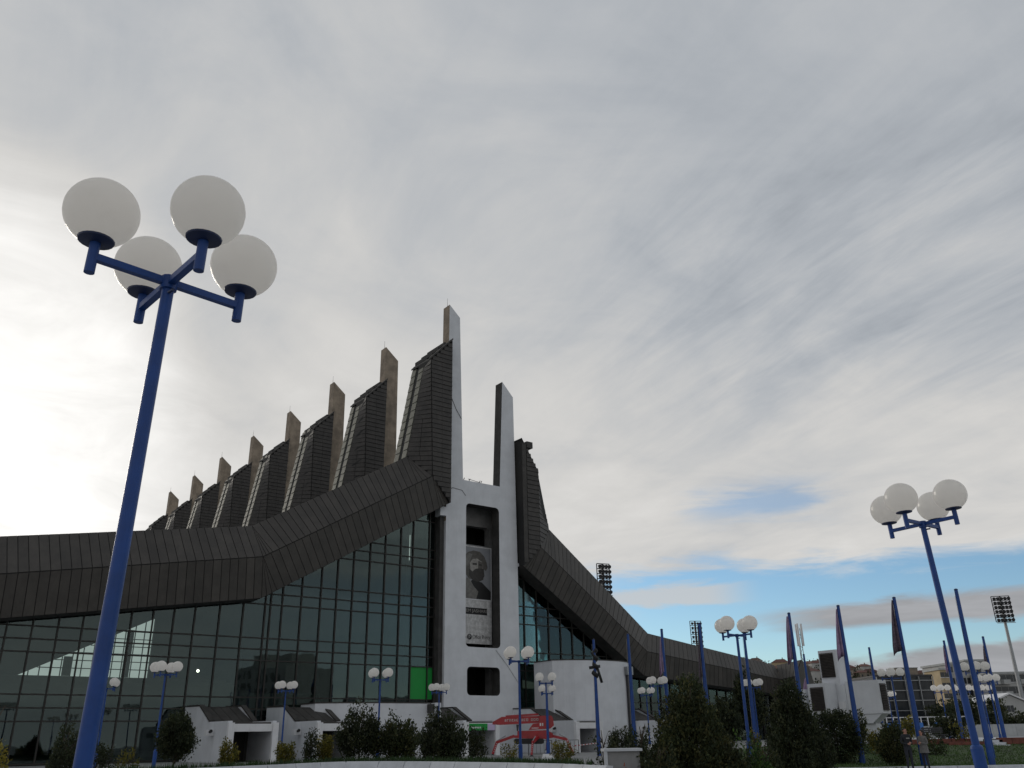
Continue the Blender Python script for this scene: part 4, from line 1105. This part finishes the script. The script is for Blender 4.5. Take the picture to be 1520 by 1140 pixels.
plant('far_tree', 'dark tree right of the dark glass block', 'tree', 1398, 1048, 124, 28, 'dark', 'round', 1100, .34, .15)
plant('far_tree', 'narrow brown tree between apartment block and low gabled building', 'tree', 1475, 1034, 124, 15, 'olive', 'egg', 700, .30, .15)
plant('far_tree', 'low dark tree before the low gabled building', 'tree', 1505, 1064, 105, 30, 'dark', 'round', 1000, .3, .1)

# ------------------------------------------------------------------ people
def person(label, loc, rz, top, legs, female=False, hgt=1.75):
    k = hgt/1.75; vs, es, rs_ = [], [], []
    def v(x, y, z, r, par=None):
        vs.append((x*k,y*k,z*k)); rs_.append((r*k, r*k) if not isinstance(r, tuple) else (r[0]*k, r[1]*k))
        if par is not None: es.append((par, len(vs)-1))
        return len(vs)-1
    pel = v(0,0,.96,(.15,.115)); sp_ = v(0,.01,1.12,(.135,.10),pel); ch = v(0,0,1.33,(.165,.115),sp_); nk = v(0,-.005,1.49,.058,ch)
    hb = v(0,-.02,1.57,.072,nk); hd = v(0,-.015,1.65,(.082,.095),hb); v(0,-.005,1.715,.06,hd)
    hands = []
    for s in (-1, 1):
        sh = v(s*.185,0,1.42,.066,ch); elb = v(s*.245,.02,1.14,.05,sh)
        wr = v(s*.09,-.20,1.10+.02*s,.033,elb) if not female else v(s*.06,-.22,1.16+.02*s,.03,elb)
        pm = v(s*.035,-.225,vs[wr][2]/k+.01,.032,wr); hands.append(pm)
        for f in range(5):
            dz = (f-2)*.021; L = (.035,.066,.075,.07,.055)[4-f]
            m1 = v(s*(.035-L*.5),-.245,vs[pm][2]/k+dz,.011,pm); v(s*(.035-L),-.238+.0*f,vs[pm][2]/k+dz*1.1-.008,.009,m1)
        hip = v(s*.088,0,.90,.098,pel); kn = v(s*.10,-.02,.50,.064,hip); an = v(s*.115,.02,.09,.046,kn); v(s*.125,-.13,.035,.042,an)
    me = bpy.data.meshes.new('body'); me.from_pydata(vs, es, []); o = bpy.data.objects.new('body', me); col.objects.link(o)
    md = o.modifiers.new('skin', 'SKIN')
    for i, sv in enumerate(me.skin_vertices[0].data): sv.radius = rs_[i]; sv.use_root = i == 0
    sb = o.modifiers.new('sub', 'SUBSURF'); sb.levels = 2
    dg = bpy.context.evaluated_depsgraph_get(); m2 = bpy.data.meshes.new_from_object(o.evaluated_get(dg)); bpy.data.objects.remove(o)
    m2.materials.clear()
    for m in (M['skin'], M[top], M[legs], M['black']): m2.materials.append(m)
    for p in m2.polygons:
        c = p.center/k; p.use_smooth = True
        hand = abs(c.x) < .085 and c.y < -.19 and c.z > 1.0
        p.material_index = 0 if (c.z > 1.50 or hand) else 3 if c.z < .085 else 2 if c.z < (.95 if not female else .8) else 1
    t = thing('person', label, 'person', loc, rz); bd = obj('body', m2, t)
    b = MB()
    for s in (-1, 1): b.ball((s*.032*k,-.098*k,1.645*k),.011*k,nu=6,nv=5)
    b.ball((0,-.105*k,1.58*k),.022*k,.006*k,.005*k,nu=6,nv=5); b.build('face_features', M['hair'], bd)
    b = MB().hexa([(-.014*k,-.10*k,1.60*k),(.014*k,-.10*k,1.60*k),(.01*k,-.07*k,1.60*k),(-.01*k,-.07*k,1.60*k)],[(-.006*k,-.10*k,1.65*k),(.006*k,-.10*k,1.65*k),(.005*k,-.07*k,1.65*k),(-.005*k,-.07*k,1.65*k)])
    for s in (-1, 1): b.ball((s*.084*k,.0,1.63*k),.012*k,.022*k,.032*k,nu=6,nv=5)
    b.build('nose_and_ears', M['skin'], bd)
    b = MB()
    if female:
        b.ball((0,.045*k,1.675*k),.125*k,.115*k,.10*k); b.ball((0,.08*k,1.55*k),.135*k,.085*k,.17*k); b.ball((.07*k,.03*k,1.52*k),.05*k,.055*k,.12*k); b.ball((-.07*k,.03*k,1.52*k),.05*k,.055*k,.12*k)
    else: b.ball((0,.018*k,1.69*k),.086*k,.092*k,.058*k)
    b.build('hair', M['hair'], t, True)
    if female:
        b = MB(); n = 20; prof = [(.115,.10,1.47),(.20,.135,1.40),(.195,.14,1.25),(.18,.13,1.12),(.205,.155,.95),(.24,.18,.74)]
        for rx, ry, z in prof:
            for i in range(n):
                a = 2*math.pi*i/n; b.v.append((rx*math.cos(a)*k, (ry*math.sin(a)+.01)*k, z*k))
        b.f = [(j*n+i,j*n+(i+1)%n,(j+1)*n+(i+1)%n,(j+1)*n+i) for j in range(len(prof)-1) for i in range(n)]; b.mi = [0]*len(b.f)
        b.build('coat', M['coat'], t, True)
    else:
        b = MB()
        for i in range(5): b.box((-.07+i*.033)*k,(-.045+i*.033)*k,-.150*k,-.128*k,1.30*k,(1.34+.012*(i % 2))*k)
        b.build('chest_print', M['tone1'], t)
    return t
q = atY(1347, 1110, 42.8); person('man in a black printed sweatshirt with folded hands by the flagpole', (q.x, 42.8, .01), R(8), 'bsweat', 'jeans', False, 1.79)
q = atY(1371, 1110, 43.0); person('dark haired woman in a grey coat turned to the man in black', (q.x, 43.0, .01), R(-62), 'coat', 'jeans', True, 1.70)

# ------------------------------------------------------------------ right background
def at(x, y, Y): return atY(x, y, Y)
for i, (xa, xb, ya, Y) in enumerate([(1352,1452,1097.5,60),(1482,1560,1095,59)]):
    p0, p1 = at(xa, ya, Y), at(xb, ya, Y); z0 = H(p0.x, Y)
    t = thing('brick_planter', ['long low red brown planter beyond the lawn behind the lamp','low red brown planter beyond the lawn next to the pale steps'][i], 'planter', (p0.x, Y, z0-.1)); w = p1.x-p0.x; h = p0.z-z0+.1
    n = max(3, int(w/.8))
    for j in range(n): MB().box(w*j/n+.012, w*(j+1)/n-.012, 0, .35, 0, h).build('planter_block', M['brickred'], t)
    MB().box(.1,w-.1,.36,2.2,0,h-.08).build('planter_soil', M['soil'], t)
    if i == 0: MB().box(w*.45,w,-1.0,-.3,0,h*.55).build('front_step', M['brickred'], t)
p0 = at(1464, 1096, 59.5)
t = thing('stone_steps', 'pale stone steps between the two red brown planters', 'steps', (p0.x, 58.2, H(p0.x,58.2)-.1))
for j in range(3): MB().box(0,.75,j*.4,j*.4+.4,0,.18+.14*j).build('step', M['kerbw'], t)
# pale terrace beyond
b = MB(); b.add([(26,63,1.012),(60,63,1.012),(70,92,1.06),(34,92,1.06)], [(0,1,2,3)]); struct(b.build('terrace', M['kerbw'], fix=False))
# bench
q = at(1388, 1095, 66); t = thing('park_bench', 'small dark park bench on the terrace beside the olive shrub', 'bench', (q.x, 66, H(q.x,66)))
for j in range(4): MB().box(-.75,.75,-.25+j*.13,-.15+j*.13,.42,.46).build('seat_slat', M['darksteel'], t)
for j in range(3): MB().box(-.75,.75,.28,.31,.55+j*.13,.65+j*.13).build('back_slat', M['darksteel'], t)
for sx in (-.6,.6): MB().box(sx-.04,sx+.04,-.22,.3,0,.42).build('leg', M['darksteel'], t); MB().box(sx-.04,sx+.04,.31,.35,.3,.95).build('back_post', M['darksteel'], t)

# boundary wall with railing and blue boards
Y = 95; pA, pB = at(1300,1093,Y), at(1444,1091,Y); z0 = H(pA.x,Y)-.1
t = thing('boundary_wall', 'pale boundary wall with railing and blue boards beyond the lawn', 'wall', (pA.x,Y,z0)); w = pB.x-pA.x; ht = at(1370,1078,Y).z-z0; hr = at(1370,1065,Y).z-z0
MB().box(0,w,0,.25,0,ht).build('wall_body', M['greywall'], t)
for j in range(15): MB().box(w*j/14-.04,w*j/14+.04,.05,.13,ht,hr).build('railing_post', M['white2'], t)
MB().box(0,w,.06,.12,hr,hr+.08).build('top_rail', M['white2'], t)
for x0, x1 in ((.6,1.7),(1.9,2.5),(3.6,5.0),(6.2,6.9),(8.0,8.6)):
    MB().box(x0,x1,-.06,-.003,ht-.75,ht+.35).build('blue_board', M['bluepanel'], t)
Y = 90; pA, pB = at(1440,1090,Y), at(1580,1087,Y); z0 = H(pA.x,Y)-.1
t = thing('retaining_wall', 'plain grey retaining wall right of the blue boards', 'wall', (pA.x,Y,z0)); w = pB.x-pA.x
for j in range(4): MB().box(w*j/4+.01,w*(j+1)/4-.01,0,.3,0,at(1480,1075,Y).z-z0).build('wall_panel', M['greywall'], t)

# dark glass block with light frame
Y = 128; pA, pB = at(1311,1075,Y), at(1399,1075,Y); z0 = 1.0; zt = at(1350,1004,Y).z
t = thing('glass_block', 'dark glass office block with pale external framing bars', 'building', (pA.x,Y,z0), R(4)); w = pB.x-pA.x; h = zt-z0
MB().box(0,w,0,10,0,h).build('glass_body', M['win'], t)
for j in range(5): MB().box(w*j/4-.05,w*j/4+.05,-.35,-.25,0,h).build('frame_post', M['steel'], t)
for j in range(6): MB().box(-.3,w+.1,-.24,-.16,h*(j+.6)/6-.05,h*(j+.6)/6+.05).build('frame_rail', M['steel'], t)
MB().box(-.1,w+.1,-.1,10.1,h,h+.25).build('roof_edge', M['darksteel'], t)
MB().bar((0,-.45,h*.45),(w*.55,-.45,h*.12),.07,.07).build('brace', M['steel'], t)

def flats(name, label, xa, xb, ytop, Y, rz, wallm, floors, bays, depth, bw=1.5, bh=1.5, skip=()):
    pA, pB = at(xa,1080,Y), at(xb,1080,Y); z0 = 1.0; zt = at((xa+xb)/2,ytop,Y).z; w = (pB.x-pA.x)/math.cos(rz); h = zt-z0
    t = thing(name, label, 'apartment block', (pA.x,Y,z0), rz)
    MB().box(0,w,0,depth,0,h).build('wall', M[wallm], t)
    MB().box(-.3,w+.3,-.3,depth+.3,h,h+.5).build('roof_slab', M['greywall'], t)
    fh = h/floors
    for i in range(floors):
        for j in range(bays):
            x0 = w*(j+.5)/bays; z = fh*(i+.3)
            f_ = MB().box(x0-bw/2,x0+bw/2,-.04,.02,z,z+bh).build('window', M['win'], t)
            MB().box(x0-bw/2-.1,x0+bw/2+.1,-.14,-.002,z-.14,z-.01).build('sill', M['white2'], f_)
            if (j in skip):
                MB().box(x0-bw*.8,x0+bw*.8,-1.2,-.01,z-.5,z-.3).build('balcony', M['pale'], t); MB().box(x0-bw*.8,x0+bw*.8,-1.2,-1.12,z-.3,z+.55).build('balcony_rail', M['greywall'], t)
    return t, w, h
flats('apartment_block', 'cream end wall of an apartment block left of the blue lamp', 1411,1424,994,232,0,'cream',6,2,9,1.0,1.2)
flats('apartment_block', 'pale grey apartment block with rows of small windows behind the globe lamps', 1424,1478,986,236,R(6),'pale',6,6,12,1.2,1.5)
t, w, h = flats('apartment_block', 'grey apartment block with dark balconies at the right edge', 1478,1560,1000,228,R(-4),'pale',5,8,12,1.6,1.7,(1,2,5))
flats('apartment_block', 'pale penthouse slab roofed block above the far lamps', 1452,1487,981,262,0,'pale',6,3,10,1.6,1.4)
t2 = thing('gabled_building', 'low pale building with sloping gable and dark strip windows', 'building', at(1481,1070,150)+Vector((0,0,-1.)), R(5))
k = 150/1384
MB().slab([(0,0,0),(6.5,0,0),(6.5,0,3.3),(2.8,0,4.9),(0,0,3.8)], (0,8,0)).build('wall', M['pale'], t2)
for j in range(5): MB().box(.3+j*.6,.8+j*.6,-.05,-.002,2.3,3.3).build('window', M['win'], t2); MB().box(.3+j*.6,.8+j*.6,-.05,-.002,.9,1.5).build('window', M['win'], t2)
MB().slab([(-.2,-.3,3.85),(2.8,-.3,5.0),(2.8,-.3,5.25),(-.2,-.3,4.1)], (0,8.5,0)).build('roof', M['white2'], t2); MB().slab([(2.82,-.3,5.0),(6.8,-.3,3.3),(6.8,-.3,3.55),(2.82,-.3,5.25)], (0,8.5,0)).build('roof', M['white2'], t2)

# houses on the hillside
rg = random.Random(11)
def house(X, Y, w, d, h, rz, wallm, kind, label):
    z = hillz(X, Y) if Y >= 300 else H(min(90,X), min(150,Y))
    t = thing('hillside_house', label, 'house', (X,Y,z-1.2), rz, 'houses on the hillside')
    MB().box(-w/2,w/2,-d/2,d/2,0,h+1.2).build('wall', M[wallm], t)
    H0 = h+1.2
    if kind:
        b = MB(); o = .4
        b.add([(-w/2-o,-d/2-o,H0),(w/2+o,-d/2-o,H0),(w/2+o,d/2+o,H0),(-w/2-o,d/2+o,H0),(-w/2*.5,0,H0+w*.22),(w/2*.5,0,H0+w*.22)],[(0,1,5,4),(2,3,4,5),(1,2,5),(3,0,4),(3,2,1,0)])
        rf = b.build('roof', M['tile'], t); MB().box(w*.1,w*.1+.6,.5,1.1,H0+.6,H0+w*.22+.9).build('chimney', M['beige'], rf)
    else: MB().box(-w/2-.3,w/2+.3,-d/2-.3,d/2+.3,H0,H0+.4).build('roof', M['greywall'], t)
    n = max(2, int(w/3))
    for i in range(int(h/2.8)):
        for j in range(n):
            x0 = -w/2+w*(j+.5)/n; MB().box(x0-.5,x0+.5,-d/2-.05,-d/2-.002,1.8+i*2.8,3.1+i*2.8).build('window', M['win'], t)
cnt = 0
labs = {('beige',1):'beige house with red tiled roof on the hillside beyond the hall', ('pale',1):'grey house with red tiled roof on the hillside beyond the hall',
        ('cream',1):'cream house with red tiled roof on the hillside beyond the hall', ('pale',0):'grey flat roofed house on the hillside beyond the hall'}
for Y, n in ((335,16),(380,17),(430,18),(490,20),(560,22),(615,22)):
    for i in range(n):
        x = 1075+(1560-1075)*(i+rg.uniform(.1,.9))/n
        p = at(x, 1050, Y+rg.uniform(-15,15)); wm = rg.choice(['beige','beige','pale','cream']); kd = 1 if rg.random() < .85 else 0
        if wm != 'pale': kd = 1
        house(p.x, p.y, rg.uniform(6.5,10), rg.uniform(7,9), rg.choice([3.0,3.0,5.4]), rg.uniform(-.5,.5), wm, kd, labs[(wm,kd)])
p = at(1340, 1000, 520); house(p.x, 520, 13, 10, 11, .1, 'beige', 0, 'tall dark many windowed block standing on the hill crest')
# wooded clumps between the houses
V, Fc = [], []; rs = np.random.RandomState(8)
for i in range(420):
    Y = rs.uniform(315, 640); x = rs.uniform(1060, 1580); p = at(x, 1050, Y); z = hillz(p.x, p.y); r = rs.uniform(1.6,3.6)
    for k in range(34):
        d = rs.randn(3); d /= np.linalg.norm(d); c = np.array([p.x,p.y,z+r*.8])+d*r*rs.rand()**.4*np.array([1,1,1.1]); u = rs.randn(3); u /= np.linalg.norm(u); w_ = np.cross(u,d); w_ /= np.linalg.norm(w_)+1e-6
        o = len(V); V += [tuple(c+u*.6), tuple(c+w_*.5), tuple(c-u*.6), tuple(c-w_*.5)]; Fc.append((o,o+1,o+2,o+3))
b = MB(); b.v = V; b.f = Fc; b.mi = list(rs.randint(0,3,len(Fc)))
stuff(tag(b.build('hillside_wood', LEAF['dark'], fix=False), 'dark trees scattered between the houses on the hillside', 'trees'))

# floodlight masts and antenna
def floodlight(label, x, ytop, ybot, wpx, Y, rows, cols, yaw):
    pt = at(x, ytop, Y); pb = at(x, ybot, Y); w = wpx*Y/1384; z0 = 0.8; h = pt.z-z0
    t = thing('floodlight_mast', label, 'floodlight mast', (pt.x,Y,z0), R(yaw), 'stadium floodlight masts')
    hh = pt.z-pb.z
    MB().tube((0,.5,-.3),(0,.5,h),.55,.28,n=10).build('mast', M['steel'], t)
    b = MB()
    for i in range(rows+1): b.bar((-w/2,0,h-hh*i/rows),(w/2,0,h-hh*i/rows),.16,.16)
    for j in range(3): b.bar((-w/2+w*j/2,.08,h-hh),(-w/2+w*j/2,.08,h),.16,.16)
    b.build('head_frame', M['darksteel'], t)
    for i in range(rows):
        for j in range(cols):
            x_, z_ = -w/2+w*(j+.5)/cols, h-hh*(i+.45)/rows
            MB().tube((x_,-.15,z_),(x_,-.75,z_-.25),.22,.42,n=8).build('floodlight', M['darksteel'], t)
    MB().bar((-w/2,-.6,h-hh-.3),(w/2,-.6,h-hh-.3),.5,.1).build('catwalk', M['steel'], t)
floodlight('stadium floodlight mast rising behind the hall right roof slope', 895, 837, 882, 22, 178, 6, 4, 20)
floodlight('stadium floodlight mast behind the hall low right wing', 1032, 922, 962, 18, 270, 6, 4, 10)
floodlight('tall pale stadium floodlight mast over the apartment block', 1484, 885, 923, 26, 215, 6, 5, -12)
p = at(1184, 926, 150); t = thing('antenna_mast', 'slender lattice antenna mast behind a mauve flag', 'antenna mast', (p.x,150,.9)); h = p.z-.9
for a in range(3): MB().tube((.5*math.cos(a*2.09),.5*math.sin(a*2.09),0),(.22*math.cos(a*2.09),.22*math.sin(a*2.09),h*.96),.06,n=5).build('leg', M['steel'], t)
b = MB()
for i in range(26):
    z = h*i/27; r0 = lerp(.5,.22,z/h); a = i*2.09; b.tube((r0*math.cos(a),r0*math.sin(a),z),(r0*math.cos(a+2.09),r0*math.sin(a+2.09),z+h/27),.04,n=4)
b.build('bracing', M['steel'], t)
for a in range(3): MB().box(.5*math.cos(a*2.09)-.14,.5*math.cos(a*2.09)+.14,.5*math.sin(a*2.09)-.1,.5*math.sin(a*2.09)+.1,h*.8,h).build('antenna_panel', M['white2'], t)

# blocks across the square that the hall glazing mirrors
for (X, Y, w, d, h, lab) in ((118,2,13,14,19,'pale slab apartment block across the square mirrored in the glazing'),(146,-22,11,14,22,'beige apartment tower across the square mirrored in the glazing'),(165,25,40,16,14,'long low apartment block across the square mirrored in the glazing')):
    t = thing('apartment_block', lab, 'apartment block', (X,Y,0), R(118))
    MB().box(-w/2,w/2,-d/2,d/2,0,h).build('wall', M['greywall'], t); MB().box(-w/4,w/4,-d/4,d/4,h,h+3.5).build('roof_house', M['pale'], t)
    b = MB()
    for i in range(int(h/3)):
        for j in range(int(w/3)):
            x0 = -w/2+1.5+j*3; b.box(x0-.7,x0+.7,d/2,d/2+.05,i*3+1,i*3+2.5); b.box(x0-.7,x0+.7,-d/2-.05,-d/2,i*3+1,i*3+2.5)
    stuff(b.build('window', M['win'], t))
